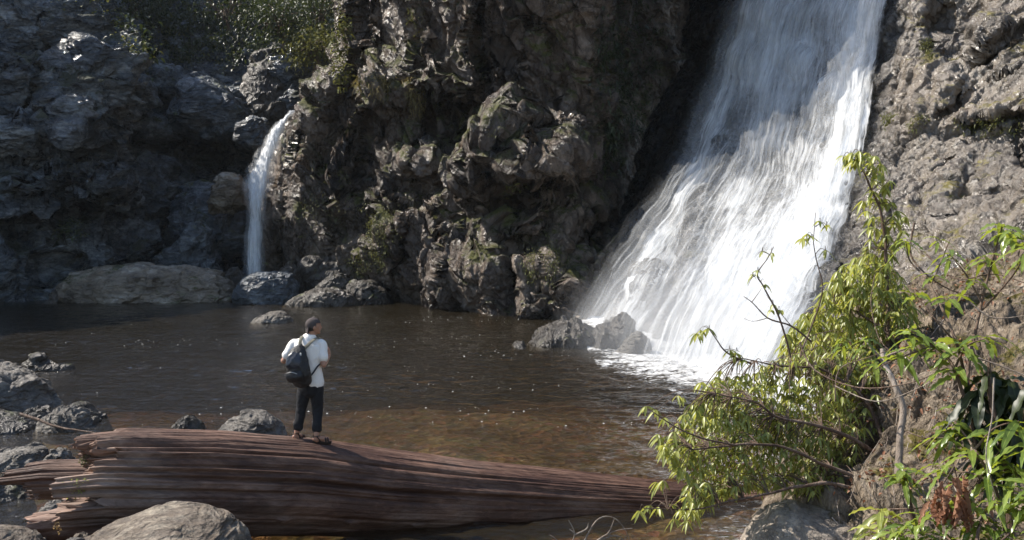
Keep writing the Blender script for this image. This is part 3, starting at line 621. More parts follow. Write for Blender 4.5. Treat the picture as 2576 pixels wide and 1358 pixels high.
B('small knobbly dark rock alone in the shallows beyond the log', [(438,1092),(446,1062),(462,1044),(482,1036),(500,1048),(512,1066),(520,1092)], w_(1094), .8, m_b_dark, 25, group=near)
B('large rounded dark boulder just behind the log to the left of the man', [(540,1130),(560,1088),(590,1050),(625,1032),(662,1033),(692,1046),(712,1075),(724,1130)], w_(1120), 1.4, m_b_grey, 26, res=220, group=near, amp=.6, rotst=(0, -.6, 0), st=(1, 1, 2), fr=.03)
B('long lumpy dark boulder at the left edge behind the splintered plank', [(-140,1160),(-60,1135),(0,1136),(45,1130),(85,1116),(122,1116),(136,1138),(150,1170),(160,1195)], w_(1192), 1.5, m_b_grey, 27, res=220, group=g4, amp=.8)
B('small grey rock between the lumpy boulder and the log end', [(128,1190),(134,1140),(150,1120),(170,1126),(190,1146),(204,1190)], w_(1185) , .7, m_b_grey, 28, group=g4)
B('pale rock wedged against the broken end of the log', [(182,1210),(196,1180),(214,1162),(238,1158),(252,1180),(258,1210)], w_(1205), .6, m_b_grey, 29, group=g4)
B('wet glistening rock in the rapid at the left edge', [(-80,1240),(-20,1212),(18,1206),(52,1218),(80,1242),(92,1275)], w_(1275), 1.0, m_b_dark, 30, res=160, group=g4)
B('small grey rock under the lowest splinter of the log', [(100,1305),(116,1268),(140,1252),(172,1258),(186,1305)], w_(1300), .5, m_b_grey, 31, group=g4)
B('big flat-topped tan boulder in the foreground in front of the log', [(226,1520),(234,1375),(246,1330),(275,1300),(330,1276),(400,1260),(450,1250),(530,1246),(600,1256),(640,1280),(662,1325),(680,1400),(695,1520)], 10.6, 1.9, m_b_tan, 32, zbot=-.5, res=340, group=near, amp=.36, e=.3, fr=.02, st=(.6, 1, 3), rotst=(0, .08, 0), kp=.95, lean=-.14)
B('brown boulder cut off by the bottom left corner', [(-160,1400),(-60,1330),(0,1319),(50,1317),(92,1326),(120,1344),(134,1380),(140,1480)], 11.2, 1.3, m_b_tan, 33, zbot=-.5, res=180, group=near, amp=.6)
B('small stone in the shadow below the log end', [(182,1400),(192,1348),(210,1336),(238,1342),(250,1400)], 11.9, .5, m_b_tan, 34, zbot=-.5, group=near)
B('pale stone at the bottom edge between the two foreground boulders', [(110,1420),(136,1364),(175,1351),(215,1352),(248,1372),(262,1420)], 11.0, .7, m_b_grey, 35, zbot=-.5, group=near)
g5 = 'boulders lodged in the gorge wall'
def W_(lbl, prof, d, depth, seed, base, mat=m_b_blue, **k):
    return B(lbl, prof, d, depth, mat, seed, zbot=float(at(0, base, d)[2]), group=g5, **k)
W_('large rounded pale boulder perched over the dark hollow of the gorge', [(440,330),(448,270),(470,230),(505,206),(540,205),(580,222),(606,248),(636,300),(650,340)], 71, 6, 41, 345, res=180)
W_('squarish boulder perched above left of the large rounded pale one', [(396,240),(398,195),(420,168),(455,170),(482,192),(490,240)], 74, 4, 42, 245)
W_('long boulder tilted against the left wall below the bushes', [(290,260),(300,200),(330,178),(366,186),(396,212),(412,262)], 68, 4, 43, 262)
W_('low boulder at the lip of the dark hollow', [(350,345),(362,306),(400,288),(440,298),(462,345)], 71, 4, 44, 350)
W_('broad sloping boulder left of the narrow waterfall', [(434,640),(436,500),(450,462),(500,450),(560,466),(600,500),(626,560),(640,640)], 64.5, 5, 45, 640, res=180, lean=.2)
W_('brown ledge rock struck by the narrow waterfall', [(540,530),(546,448),(562,431),(590,436),(615,458),(632,500),(640,540)], 62.8, 2.4, 46, 530, m_b_brown)
W_('dim flat boulder half hidden in the dark hollow', [(392,490),(402,440),(430,420),(470,420),(500,440),(510,490)], 73, 4, 47, 495)
W_('folded dark boulder low in the gorge left of the narrow waterfall', [(404,690),(420,650),(455,620),(490,560),(512,548),(540,580),(556,640),(560,700)], 60.5, 3, 48, 720, res=160)
W_('round boulder right beside the lip of the narrow waterfall', [(600,350),(612,308),(640,290),(668,298),(684,330),(690,370)], 68.5, 3, 49, 370)
W_('tall pale misty outcrop above the narrow waterfall', [(600,330),(628,220),(650,140),(690,100),(712,112),(735,160),(750,230),(765,290),(770,330)], 75, 8, 50, 345, m_b_dark, res=220, lean=.5)
# ================================================================== THE FALLEN TRUNK
m_wood, nt, out = M('weathered_wood'); n = N(nt)
g = n('TexCoord').outputs['Object']
v = n.vec((.16, 2.4, 2.4), (0, 0, 0)); v2 = n.vec((.5, 14, 14)); v3 = n.vec((.3, .8, .8))
a = n.noise(v, 1.5, 8, .65, .3); b = n.noise(v2, 1.6, 6, .7, .4); c = n.noise(v3, 1.2, 5, .6, .5)
s = n.math('ADD', n.math('MULTIPLY', a, .4), n.math('ADD', n.math('MULTIPLY', b, .2), n.math('MULTIPLY', c, .4)))
col = n.ramp(s, [(.34, (.025, .010, .006)), (.46, (.075, .036, .023)), (.56, (.19, .108, .074)), (.68, (.42, .3, .235))])
col = n.mix(n.mapr(n.noise(n.vec((.5, 1.1, 1.1)), .9, 5, .6), .5, .68, 0, .35), col, n.ramp(s, [(.36, (.05, .042, .036)), (.6, (.27, .235, .2))]))
ck = n.noise(n.vec((.03, 4, 4)), 1.3, 1, .5, .0); ck = n.math('ABSOLUTE', n.math('SUBTRACT', ck, .5)); ck = n.mapr(ck, 0, .022)
col = n.mix(1.0, col, n.ramp(ck, [(0, (.82, .8, .78)), (1, (1, 1, 1))]), 'MULTIPLY')
h = n.math('ADD', n.math('MULTIPLY', a, .5), n.math('ADD', n.math('MULTIPLY', b, .35), n.math('MULTIPLY', ck, .06)))
p = n('BsdfPrincipled', {'Base Color': col, 'Roughness': n.mapr(c, .3, .7, .5, .75), 'Specular IOR Level': .35, 'Normal': n('Bump', {'Height': h, 'Distance': .045}).outputs[0]})
nt.links.new(p.outputs[0], out.inputs[0])

def trunk(name, axis, starts, nx, nth, x_end_px, seed, flat=1.0, knots=(), groove=1.0, cuts=(), label=None, cat='log', capd=.5):
    """axis: (px, py, d, radius); starts: (angle, px) where each strip of the broken end begins"""
    ax = np.array(axis, float); C = at(ax[:, 0], ax[:, 1], ax[:, 2]); rad = ax[:, 3]
    th = np.linspace(-180, 180, nth, endpoint=False)
    sa = np.array(starts, float); dm = float(ax[:, 2].mean())
    xs0 = np.interp((th + 180) % 360 - 180, sa[:, 0], at(sa[:, 1], 1215, C[0, 1])[:, 0])
    xs0 = xs0 + .10 * fbm(np.stack([th / 7, 0 * th, 0 * th + seed], -1), 3, seed) + .05 * perlin(np.stack([th / 1.7, 0 * th, 0 * th], -1), seed + 4)
    xe = float(C[-1, 0])
    s = np.linspace(0, 1, nx) ** 1.25
    X = xs0[None] + (xe - xs0[None]) * s[:, None]; TH = np.radians(th)[None] + 0 * X
    cy = np.interp(X, C[:, 0], C[:, 1]); cz = np.interp(X, C[:, 0], C[:, 2]); r = np.interp(X, C[:, 0], rad)
    k = np.ones(1)
    def surf(X, TH, f):
        cyc, snc = np.cos(TH), np.sin(TH)
        Q = np.stack([X * .16, cyc * 2.2, snc * 2.2], -1).reshape(-1, 3)
        Q2 = np.stack([X * .12, cyc * 4.2, snc * 4.2], -1).reshape(-1, 3); Q3 = np.stack([X * .8, cyc * 18, snc * 18], -1).reshape(-1, 3)
        big = fbm(Q, 3, seed).reshape(X.shape); gr = ridged(Q2, 4, seed + 3, .6).reshape(X.shape); fi = perlin(Q3, seed + 8).reshape(X.shape)
        wob = 7 * perlin(np.stack([X * .5, 0 * X, 0 * X], -1).reshape(-1, 3), seed + 6).reshape(X.shape)
        fm = .35 + .65 * sstep(-.15, .35, cyc) + .5 * np.exp(-((X - X.min()) / 1.6) ** 2)
        dr = 1 + groove * (.07 * big + fm * (.035 * (gr - .8)) + .010 * fi)
        ckn = perlin(np.stack([X * .05, cyc * 3.4, snc * 3.4], -1).reshape(-1, 3), seed + 31).reshape(X.shape)
        dr = dr - groove * fm * .022 * np.exp(-(ckn / .035) ** 2)
        for a_, w_a, dep, x0, x1 in cuts:
            xa, xb = at(x0, 1215, dm)[0], at(x1, 1215, dm)[0]
            da = (np.degrees(TH) - a_ - wob * .5 + 180) % 360 - 180
            dr = dr - dep * np.exp(-(da / w_a) ** 2) * sstep(xb, xa, X)
        for kx, ka, ks in knots:
            x0 = at(kx, 1270, dm)[0]
            da = np.degrees(TH) - ka; q = (X - x0) / ks; w = da / (ks * 55)
            dr = dr + .085 * np.exp(-(q * q + w * w)) - .05 * np.exp(-((q * q + w * w) * 6))
        return dr * f
    cyA = np.interp(X, C[:, 0], C[:, 1]); dr = surf(X, TH, 1.0)
    Y = cy - np.sin(TH) * r * dr * flat; Z = cz + np.cos(TH) * r * dr
    body = np.stack([X, Y, Z], -1)
    # broken end: rings running inwards
    caps = []
    for j, f in enumerate(np.linspace(.06, .97, 26)):
        ff = 1 - f
        jag = fbm(np.stack([np.cos(TH[0]) * ff * 5, np.sin(TH[0]) * ff * 5, 0 * TH[0] + seed], -1), 4, seed + 50)
        x = xs0 * ff + xs0.mean() * f + capd * f ** .5 * .5 + capd * 1.1 * (jag * min(1, f * 5))
        rr = r[0] * dr[0] * ff
        caps.append(np.stack([x, cy[0] - np.sin(TH[0]) * rr * flat, cz[0] + np.cos(TH[0]) * rr], -1))
    G = np.concatenate([np.array(caps[::-1]), body], 0)
    o = mesh(name, G.reshape(-1, 3), gridfaces(G.shape[0], nth, True)[:, ::-1], m_wood, origin=tuple(C[len(C) // 2] - np.array([0, 0, rad[len(C) // 2]])))
    tag(o, label, cat)
    return o, C, rad
kn = [(600 + i * 152, 118, .07) for i in range(9)]
log, LC, LR = trunk('fallen_log',
    [(-40, 1262, 12.9, .60), (120, 1232, 13.05, .66), (300, 1216, 13.3, .68), (560, 1216, 13.75, .68), (800, 1224, 14.1, .64), (1000, 1244, 14.4, .60), (1200, 1256, 14.7, .53), (1400, 1265, 15.0, .47), (1600, 1272, 15.3, .40), (1800, 1278, 15.6, .32), (2050, 1282, 16.0, .21)],
    [(-180, 120), (-120, 200), (-60, 230), (-14, 250), (-12, 170), (14, 178), (16, 235), (30, 242), (32, 290), (46, 296), (48, 250), (62, 245), (64, 165), (88, 160), (90, 270), (100, 285), (103, 175), (116, 170), (118, 110), (132, 40), (150, 30), (165, 90), (180, 120)],
    int(900 * QUAL), int(560 * QUAL), 2050, 7, knots=kn,
    cuts=[(15, 2.5, .12, 180, 700), (31, 3, .14, 230, 900), (47, 3, .16, 250, 900), (63, 3.5, .15, 160, 1100), (76, 2, .07, 160, 800), (93, 6, .18, 160, 520), (117, 3, .10, 60, 700), (5, 2, .06, 400, 1500), (38, 2.2, .10, 700, 1700), (55, 2.5, .10, 600, 1500), (70, 2.5, .10, 900, 1900), (84, 2.2, .08, 500, 1700)],
    label='massive weathered reddish brown tree trunk lying across the foreground')
trunk('broken_trunk', [(-60, 1225, 13.7, .16), (20, 1215, 13.8, .22), (120, 1206, 13.9, .26), (260, 1205, 14.0, .26), (420, 1210, 14.1, .2)],
    [(-180, 60), (-60, 60), (0, 62), (20, 58), (22, 20), (50, 10), (52, -20), (80, -15), (82, 70), (140, 100), (180, 60)], int(260 * QUAL), int(260 * QUAL), 420, 17,
    cuts=[(21, 3, .12, 0, 300), (51, 4, .14, -20, 300), (81, 4, .12, 0, 300)], label='grey brown splintered slab of trunk sticking out left behind the big log', cat='broken trunk', capd=.25)
def log_top(px):
    """crest of the log at picture column px"""
    x = np.interp(px, [-40,120,300,560,800,1000,1200,1400,1600,1800,2050], LC[:, 0]); 
    return x, float(np.interp(x, LC[:, 0], LC[:, 1])), float(np.interp(x, LC[:, 0], LC[:, 2]) + np.interp(x, LC[:, 0], LR))
# ================================================================== THE MAN
def simple(name, col, rough=.7, bump=0, bs=60, spec=.4, var=.0):
    m, nt, out = M(name); n = N(nt); g = n('TexCoord').outputs['Object']
    c = n.mix(n.noise(g, 9, 5, .6), tuple(x * (1 - var) for x in col), tuple(min(1, x * (1 + var)) for x in col))
    ins = {'Base Color': c, 'Roughness': rough, 'Specular IOR Level': spec}
    if bump: ins['Normal'] = n('Bump', {'Height': n.noise(g, bs, 5, .6), 'Distance': bump}).outputs[0]
    p = n('BsdfPrincipled', ins); nt.links.new(p.outputs[0], out.inputs[0]); return m
def tube(pts, rads, n=20, sub=6):
    """closed tapered tube; rads are (across, deep) or a number"""
    P = np.array(pts, float); Rr = np.array([(r, r) if np.isscalar(r) else r for r in rads], float)
    P = _cr(P, (len(P) - 1) * sub + 1); Rr = np.maximum(_cr(Rr, len(P)), .001)
    T = np.gradient(P, axis=0); T /= np.linalg.norm(T, axis=1, keepdims=True)
    ref = np.array([1., 0, 0]) if abs(T[:, 0]).mean() < .8 else np.array([0, 0, 1.])
    A = ref - T * (T @ ref)[:, None]; A /= np.linalg.norm(A, axis=1, keepdims=True); Bn = np.cross(T, A)
    rings = []; m = len(P)
    # rounded ends
    e0 = [(P[0] - T[0] * Rr[0].min() * math.sin(a), Rr[0] * math.cos(a), 0) for a in (1.5, 1.1, .7, .35)]
    e1 = [(P[-1] + T[-1] * Rr[-1].min() * math.sin(a), Rr[-1] * math.cos(a), -1) for a in (.35, .7, 1.1, 1.5)]
    allr = e0 + [(P[i], Rr[i], i) for i in range(m)] + e1
    th = np.linspace(0, 2 * np.pi, n, endpoint=False)
    for c, r, i in allr: rings.append(c[None] + A[i][None] * (r[0] * np.cos(th))[:, None] + Bn[i][None] * (r[1] * np.sin(th))[:, None])
    G = np.array(rings); V = list(map(tuple, G.reshape(-1, 3))); F = [tuple(int(q) for q in f) for f in gridfaces(len(allr), n, True)]
    F.append(tuple(range(n))[::-1]); F.append(tuple(range((len(allr) - 1) * n, len(allr) * n)))
    return V, F
def ell(c, r, rotm=None, n=24):
    u = np.linspace(0, np.pi, n // 2 + 1)[:, None]; v = np.linspace(0, 2 * np.pi, n, endpoint=False)[None]
    G = np.stack([np.sin(u) * np.cos(v), np.sin(u) * np.sin(v), np.cos(u) + 0 * v], -1) * np.array(r)
    if rotm is not None: G = G @ np.array(rotm).T
    G = G + np.array(c); return list(map(tuple, G.reshape(-1, 3))), [tuple(int(q) for q in f) for f in gridfaces(n // 2 + 1, n, True)]
def fuse(name, parts, mat, parent, voxel=.008, smooth=4, fold=0.0, fs=9, fst=(1, 1, 1), seed=0, local=True):
    """overlapping shapes grown together into one continuous skin"""
    V, F = [], []
    for v, f in parts:
        o = len(V); V += v; F += [tuple(i + o for i in q) for q in f]
    me = bpy.data.meshes.new('tmp'); me.from_pydata(V, [], F); me.update()
    ob = bpy.data.objects.new('tmp', me); COL.objects.link(ob)
    md = ob.modifiers.new('r', 'REMESH'); md.mode = 'VOXEL'; md.voxel_size = voxel; md.use_smooth_shade = True
    sm = ob.modifiers.new('s', 'SMOOTH'); sm.factor = .5; sm.iterations = smooth
    dg = bpy.context.evaluated_depsgraph_get(); nm = bpy.data.meshes.new_from_object(ob.evaluated_get(dg))
    bpy.data.objects.remove(ob); bpy.data.meshes.remove(me)
    nm.name = name; nm.materials.clear(); nm.materials.append(mat)
    if fold:
        co = np.empty(len(nm.vertices) * 3, np.float32); nm.vertices.foreach_get('co', co); co = co.reshape(-1, 3)
        no = np.empty(len(nm.vertices) * 3, np.float32); nm.vertices.foreach_get('normal', no); no = no.reshape(-1, 3)
        d = fold * ridged(co * fs * np.array(fst), 3, seed); nm.vertices.foreach_set('co', (co + no * d[:, None]).ravel()); nm.update()
    nm.polygons.foreach_set('use_smooth', np.ones(len(nm.polygons), bool))
    o = bpy.data.objects.new(name, nm); COL.objects.link(o); o.parent = parent; return o
m_skin = simple('skin', (.36, .19, .125), .5, .002, 120, var=.08); m_shirt = simple('white_cotton', (.82, .79, .75), .85, .004, 30, .2, .03)
m_trou = simple('black_cotton', (.018, .018, .02), .85, .004, 40, .25, .1); m_cap = simple('dark_grey_twill', (.075, .062, .06), .85, .001, 300, .2, .08)
m_hair = simple('black_hair', (.012, .01, .009), .5, .004, 200); m_sandal = simple('dark_brown_leather', (.03, .018, .013), .6, .001, 80, .4, .1)
m_pack = simple('black_nylon', (.01, .01, .011), .6, .012, 16, .5, .15); m_flap = simple('dark_blue_coated_fabric', (.02, .024, .034), .35, .006, 20, .5, .1)
m_strap = simple('olive_webbing', (.16, .15, .115), .8, .001, 200, .2, .05); m_metal = simple('bright_buckle', (.6, .6, .58), .3)

mx_, my_, mz_ = log_top(776)
FZ = mz_ + .0
man = empty('person', (mx_, my_, FZ), 'man in a white t-shirt and backward cap standing on the log seen from behind', 'person')
LF = np.array([-.175, .02, .0]); RF = np.array([.125, -.06, -.02])      # heels
fa = R(62); fx, fy = math.sin(fa), math.cos(fa)                        # where the face looks
Fd = np.array([fx, fy, .05]); Sd = np.array([fy, -fx, 0.0]); Up = np.array([0, 0, 1.0])  # Sd: his right
hc = np.array([.075, .02, 1.565])
P_ = []
P_.append(ell(hc, (.077, .098, .108), Matrix.Rotation(-fa, 3, 'Z')))                       # skull
P_.append(ell(hc + Fd * .038 - Up * .055, (.058, .062, .062), Matrix.Rotation(-fa, 3, 'Z')))     # jaw
P_.append(ell(hc + Fd * .083 - Up * .098, (.02, .02, .016)))                                     # chin
P_.append(tube([hc + Fd * .094 + Up * .015, hc + Fd * .108 - Up * .012, hc + Fd * .116 - Up * .03], [.009, .011, .014], 12))  # nose
P_.append(tube([hc + Fd * .096 - Up * .058 + Sd * .022, hc + Fd * .104 - Up * .058, hc + Fd * .096 - Up * .058 - Sd * .022], [.006, .009, .006], 10))  # lips
P_.append(tube([hc + Fd * .088 + Up * .03 + Sd * .04, hc + Fd * .099 + Up * .033, hc + Fd * .088 + Up * .03 - Sd * .04], [.008, .009, .008], 10))      # brow
for sg in (1, -1):
    P_.append(ell(hc + Fd * .085 + Sd * sg * .032 + Up * .012, (.013, .013, .011)))               # eyes
    P_.append(ell(hc + Sd * sg * .078 - Up * .012 - Fd * .004, (.02, .012, .032), Matrix.Rotation(-fa, 3, 'Z') @ Matrix.Rotation(R(90), 3, 'Z')))   # ears
P_.append(tube([(.03, -.0, 1.36), (.05, .005, 1.43), hc - Up * .06 - Fd * .01], [(.075, .068), (.058, .056), (.055, .06)], 20))
P_.append(tube([(.04, 0, .72), (.03, 0, .9), (.0, 0, 1.1), (-.005, 0, 1.28), (.0, 0, 1.36)], [(.14, .1), (.13, .1), (.15, .1), (.16, .1), (.1, .08)], 24))
shL, elL, wrL = np.array([-.185, .0, 1.315]), np.array([-.315, -.05, 1.10]), np.array([-.14, .17, 1.17])
shR, elR, wrR = np.array([.19, .0, 1.315]), np.array([.23, -.07, 1.05]), np.array([.265, .15, 1.15])
for a, b, c in ((shL, elL, wrL), (shR, elR, wrR)):
    P_.append(tube([a, (a + b) / 2, b], [.052, .047, .041], 16)); P_.append(tube([b, b * .6 + c * .4, c], [.041, .039, .027], 16))
def hand(w, d, palm_n, sgn):
    """palm and five fingers closed on a strap; d: finger direction, palm_n: out of the palm, sgn: thumb side"""
    d = d / np.linalg.norm(d); palm_n = palm_n - d * (palm_n @ d); palm_n /= np.linalg.norm(palm_n); s = np.cross(d, palm_n) * sgn
    o = [tube([w, w + d * .045, w + d * .085], [(.026, .026), (.036, .016), (.038, .014)], 14)]
    o[-1] = tube([w, w + d * .04 , w + d * .08], [.026, .028, .026], 14)
    for k, ln in enumerate((.066, .075, .07, .055)):
        b = w + d * .085 + s * (.029 - .019 * k)
        o.append(tube([b, b + d * ln * .4 + palm_n * .006, b + d * ln * .55 + palm_n * .03, b + d * ln * .25 + palm_n * .05], [.0095, .009, .0085, .0075], 10, 4))
    b = w + d * .03 + s * .026
    o.append(tube([b, b + d * .028 + s * .018 + palm_n * .012, b + d * .05 + s * .012 + palm_n * .034], [.012, .0105, .009], 10, 4))
    return o
P_ += hand(wrL, np.array([.5, .1, .65]), np.array([-.1, -1, .1]), -1)
P_ += hand(wrR, np.array([-.15, -.05, 1.0]), np.array([-1, .2, 0]), 1)
knL, knR = np.array([-.1, .03, .42]), np.array([.125, .03, .42])
anL, anR = LF + np.array([.01, .0, .085]), RF + np.array([.0, .0, .085])
for h, k, a in ((np.array([-.05, 0, .75]), knL, anL), (np.array([.12, 0, .75]), knR, anR)):
    P_.append(tube([h, k, k * .6 + a * .4, a, a - Up * .05], [.085, .055, .053, .034, .036], 18))
tL, tR = np.array([.35, .95, -.12]), np.array([.86, .5, -.10])
for f, t in ((LF, tL), (RF, tR)):
    t = t / np.linalg.norm(t); s = np.array([t[1], -t[0], 0])
    b = f + Up * .045
    P_.append(tube([b - t * .035, b + t * .05 + Up * .01, b + t * .13 - Up * .008, b + t * .165 - Up * .012], [(.03, .034), (.033, .034), (.044, .022), (.042, .016)], 16))
    for k in range(5):
        q = b + t * (.165 - .006 * k) + s * (.032 - .016 * k) * (1 if f is LF else 1) - Up * .016
        P_.append(tube([q, q + t * (.032 - .003 * k)], [.011 if k in (0, 4) else .009, .008], 8, 3))
body = fuse('body', P_, m_skin, man, .006, 3)
# hair below the cap
fuse('hair', [ell(hc - Fd * .010 - Up * .004, (.079, .094, .09), Matrix.Rotation(-fa, 3, 'Z')), tube([hc - Fd * .058 - Up * .04 + Sd * .03, hc - Fd * .064 - Up * .045, hc - Fd * .058 - Up * .04 - Sd * .03], [.010, .012, .010], 10)], m_hair, man, .006, 2)
# t-shirt
S_ = [tube([(.042, 0, .79), (.035, 0, .88), (.015, -.004, 1.0), (.0, -.008, 1.14), (-.003, -.008, 1.26), (-.0, -.004, 1.33), (.012, .0, 1.375)],
           [(.172, .125), (.166, .124), (.168, .128), (.182, .134), (.196, .13), (.178, .112), (.10, .088)], 32)]
S_.append(tube([(.03, -.0, 1.37), (.045, .0, 1.405)], [(.088, .08), (.07, .068)], 20))
for a, b, w in ((shL, elL, .066), (shR, elR, .066)):
    S_.append(tube([a - np.array([np.sign(a[0]) * .07, 0, -.01]), a, a * .6 + b * .4, a * .34 + b * .66], [.064, .066, w - .002, w + .001], 20))
fuse('t_shirt', S_, m_shirt, man, .0085, 3, .0065, 6.5, (1.2, 1.2, .6), 4)
# trousers
T_ = [tube([(.035, 0, .84), (.035, 0, .76), (.035, 0, .70)], [(.158, .115), (.165, .12), (.15, .118)], 28)]
for h, k, a in ((np.array([-.045, 0, .72]), knL, anL), (np.array([.118, 0, .72]), knR, anR)):
    T_.append(tube([h, h * .5 + k * .5, k, k * .5 + a * .5, a * .64 + k * .36], [.09, .080, .066, .060, .057], 20))
    e = a * .66 + k * .34
    T_.append(tube([e + Up * .02, e - Up * .018], [.062, .062], 20))
fuse('trousers', T_, m_trou, man, .0085, 2, .0075, 9, (1, 1, .9), 14)
# cap worn backwards
Cp = [ell(hc + Up * .022, (.088, .108, .098), Matrix.Rotation(-fa, 3, 'Z')), ell(hc + Up * .122 - Fd * .0, (.009, .009, .006))]
Cp.append(ell(hc - Fd * .086 - Up * .045, (.062, .011, .062), Matrix.Rotation(-fa, 3, 'Z')))
cap = fuse('cap', Cp, m_cap, man, .006, 3)
# cut the cap open in front of the face so that brow, eyes and ears stay free
bmx = cap.data; co = np.array([v.co[:] for v in bmx.vertices]); rel = co - hc
dead = ((rel @ Fd > .02) & (rel[:, 2] < .045)) | ((rel[:, 2] < -.03 - .55 * np.clip(-(rel @ Fd), 0, .1)) & (rel @ Fd > -.075)) 
import bmesh
bm = bmesh.new(); bm.from_mesh(bmx); bm.verts.ensure_lookup_table()
bmesh.ops.delete(bm, geom=[bm.verts[i] for i in np.nonzero(dead)[0]], context='VERTS'); bm.to_mesh(bmx); bm.free()
md = cap.modifiers.new('t', 'SOLIDIFY'); md.thickness = .003
hr = [o for o in man.children if o.name.startswith('hair')][0]
bmx = hr.data; co = np.array([v.co[:] for v in bmx.vertices]); rel = co - hc
dead = ((rel @ Fd > .012) & (rel[:, 2] < .06)) | (rel[:, 2] < -.068)
bm = bmesh.new(); bm.from_mesh(bmx); bm.verts.ensure_lookup_table()
bmesh.ops.delete(bm, geom=[bm.verts[i] for i in np.nonzero(dead)[0]], context='VERTS'); bm.to_mesh(bmx); bm.free()
# sandals
for f, t in ((LF, tL), (RF, tR)):
    t = t / np.linalg.norm(t); s = np.array([t[1], -t[0], 0]); b = f + Up * .008
    parts = [tube([b - t * .05, b + t * .03, b + t * .12, b + t * .205], [(.038, .012), (.036, .012), (.05, .012), (.036, .011)], 16)]
    for q0, w in ((.115, .05), (.15, .05)):
        c = b + t * q0; parts.append(tube([c - s * w, c - s * w * .8 + Up * .04, c + Up * .062, c + s * w * .8 + Up * .04, c + s * w], [(.014, .005)] * 5, 8))
    c = b + Up * .075; parts.append(tube([b + t * .05 - s * .045, c - s * .045 - t * .01, c - t * .052, c + s * .045 - t * .01, b + t * .05 + s * .045], [(.008, .008)] * 5, 8))
    c = b + Up * .085 + t * .03; parts.append(tube([c - s * .045 - t * .03, c + t * .012, c + s * .045 - t * .03], [(.012, .006)] * 3, 8))
    fuse('sandal', parts, m_sandal, man, .005, 1)

# ---- the backpack hanging from his shoulders
bp_ = empty('backpack', (mx_ - .09, my_ - .2, FZ + .8), 'black backpack with olive straps hanging on the man\'s back', 'backpack')
oB = np.array([-.09, -.2, .8])
def loc(P): return [tuple(np.array(p) - oB) for p in P]
def T2(pts, r, n=16, sub=5): return tube([np.array(p) - oB for p in pts], r, n, sub)
fuse('pack_body', [T2([(-.03, -.20, .835), (-.06, -.225, .93), (-.09, -.23, 1.05), (-.095, -.215, 1.17), (-.075, -.19, 1.25), (-.06, -.17, 1.285)],
                      [(.125, .075), (.145, .095), (.15, .098), (.135, .088), (.10, .07), (.06, .045)], 28)], m_pack, bp_, .008, 2, .006, 9, (1, 1, 1), 3)
fuse('front_flap', [T2([(-.13, -.295, 1.02), (-.128, -.325, 1.07), (-.125, -.31, 1.15), (-.10, -.27, 1.225)], [(.085, .012), (.098, .022), (.098, .022), (.07, .018)], 20)], m_flap, bp_, .007, 1, .005, 10, (1, 1, 1), 6)
fuse('pocket', [T2([(-.10, -.30, .87), (-.115, -.33, .92), (-.125, -.325, .975)], [(.10, .03), (.115, .035), (.11, .022)], 20)], m_pack, bp_, .007, 1, .003, 12)
fuse('zip', [T2([(-.215, -.31, .955), (-.17, -.352, .985), (-.10, -.362, .975), (-.04, -.335, .94)], [(.004, .004)] * 4, 8)], m_metal, bp_, .003, 0)
fuse('carry_loop', [T2([(-.055, -.20, 1.27), (-.06, -.225, 1.33), (-.035, -.215, 1.345), (-.02, -.195, 1.27)], [(.007, .007)] * 4, 8)], m_pack, bp_, .005, 1)
fuse('strap', [T2([(-.055, -.185, 1.27), (-.068, -.165, 1.34), (-.066, -.12, 1.405), (-.062, -.04, 1.432), (-.065, .04, 1.40), (-.08, .11, 1.32), (-.10, .14, 1.2)], [(.026, .007)] * 7, 12)], m_strap, bp_, .006, 1)
fuse('strap', [T2([(-.02, -.185, 1.27), (.035, -.165, 1.325), (.09, -.125, 1.38), (.13, -.05, 1.41), (.145, .04, 1.39), (.16, .11, 1.30), (.17, .145, 1.17)], [(.026, .007)] * 7, 12)], m_strap, bp_, .006, 1)
fuse('lower_strap', [T2([(.035, -.19, .87), (.10, -.16, .945), (.155, -.10, 1.03), (.2, .02, 1.09), (.19, .13, 1.15)], [(.014, .005)] * 5, 10)], m_pack, bp_, .005, 1)
fuse('side_buckle', [T2([(-.04, -.285, 1.18), (-.035, -.29, 1.23)], [(.012, .01), (.012, .01)], 10)], m_metal, bp_, .004, 0)
# ================================================================== THE RIGHT BANK
m_earth = rock_mat('root_bound_earth', (.07, .052, .038), (.21, .165, .12), (.42, .35, .27), moss=(.06, .05, .012), moss_amt=.15, rough=(.8, .95), sc=3.2, strata=(0, .1, 0), stretch=(1.2, 1.2, .55), bump=1.3, spec=.2)
Brows = [
 (1700, [(1960,16),(1850,12.2),(2020,11.0),(2200,10.4),(2400,9.8),(2700,9.2),(3100,9)]),
 (1358, [(1990,17),(1905,12.6),(2050,11.6),(2200,11.0),(2400,10.3),(2700,9.6),(3000,9.2)]),
 (1220, [(2040,18),(1990,13.4),(2090,12.4),(2220,11.7),(2400,10.9),(2700,10.1),(3000,9.6)]),
 (1060, [(2090,19),(2040,14.2),(2130,13.1),(2240,12.2),(2400,11.5),(2700,10.6),(3000,10)]),
 ( 930, [(2130,20),(2090,15.0),(2160,13.8),(2260,12.7),(2400,12),(2700,11.1),(3000,10.4)]),
 ( 840, [(2180,21),(2140,16.6),(2200,15.2),(2280,13.8),(2400,13),(2700,12),(3000,11)]),
 ( 770, [(2270,22.5),(2230,19),(2280,17.2),(2340,15.8),(2430,14.8),(2700,13.2),(3000,12)]),
 ( 705, [(2380,24),(2340,20.8),(2380,19),(2420,17.6),(2490,16.2),(2720,14.6),(3000,13)]),
 ( 675, [(2480,25),(2440,22),(2480,20.4),(2510,19),(2570,17.6),(2740,16),(3000,14.5)]),
 ( 662, [(2520,28),(2490,26),(2530,24),(2570,23),(2640,22),(2800,20),(3100,18)])]
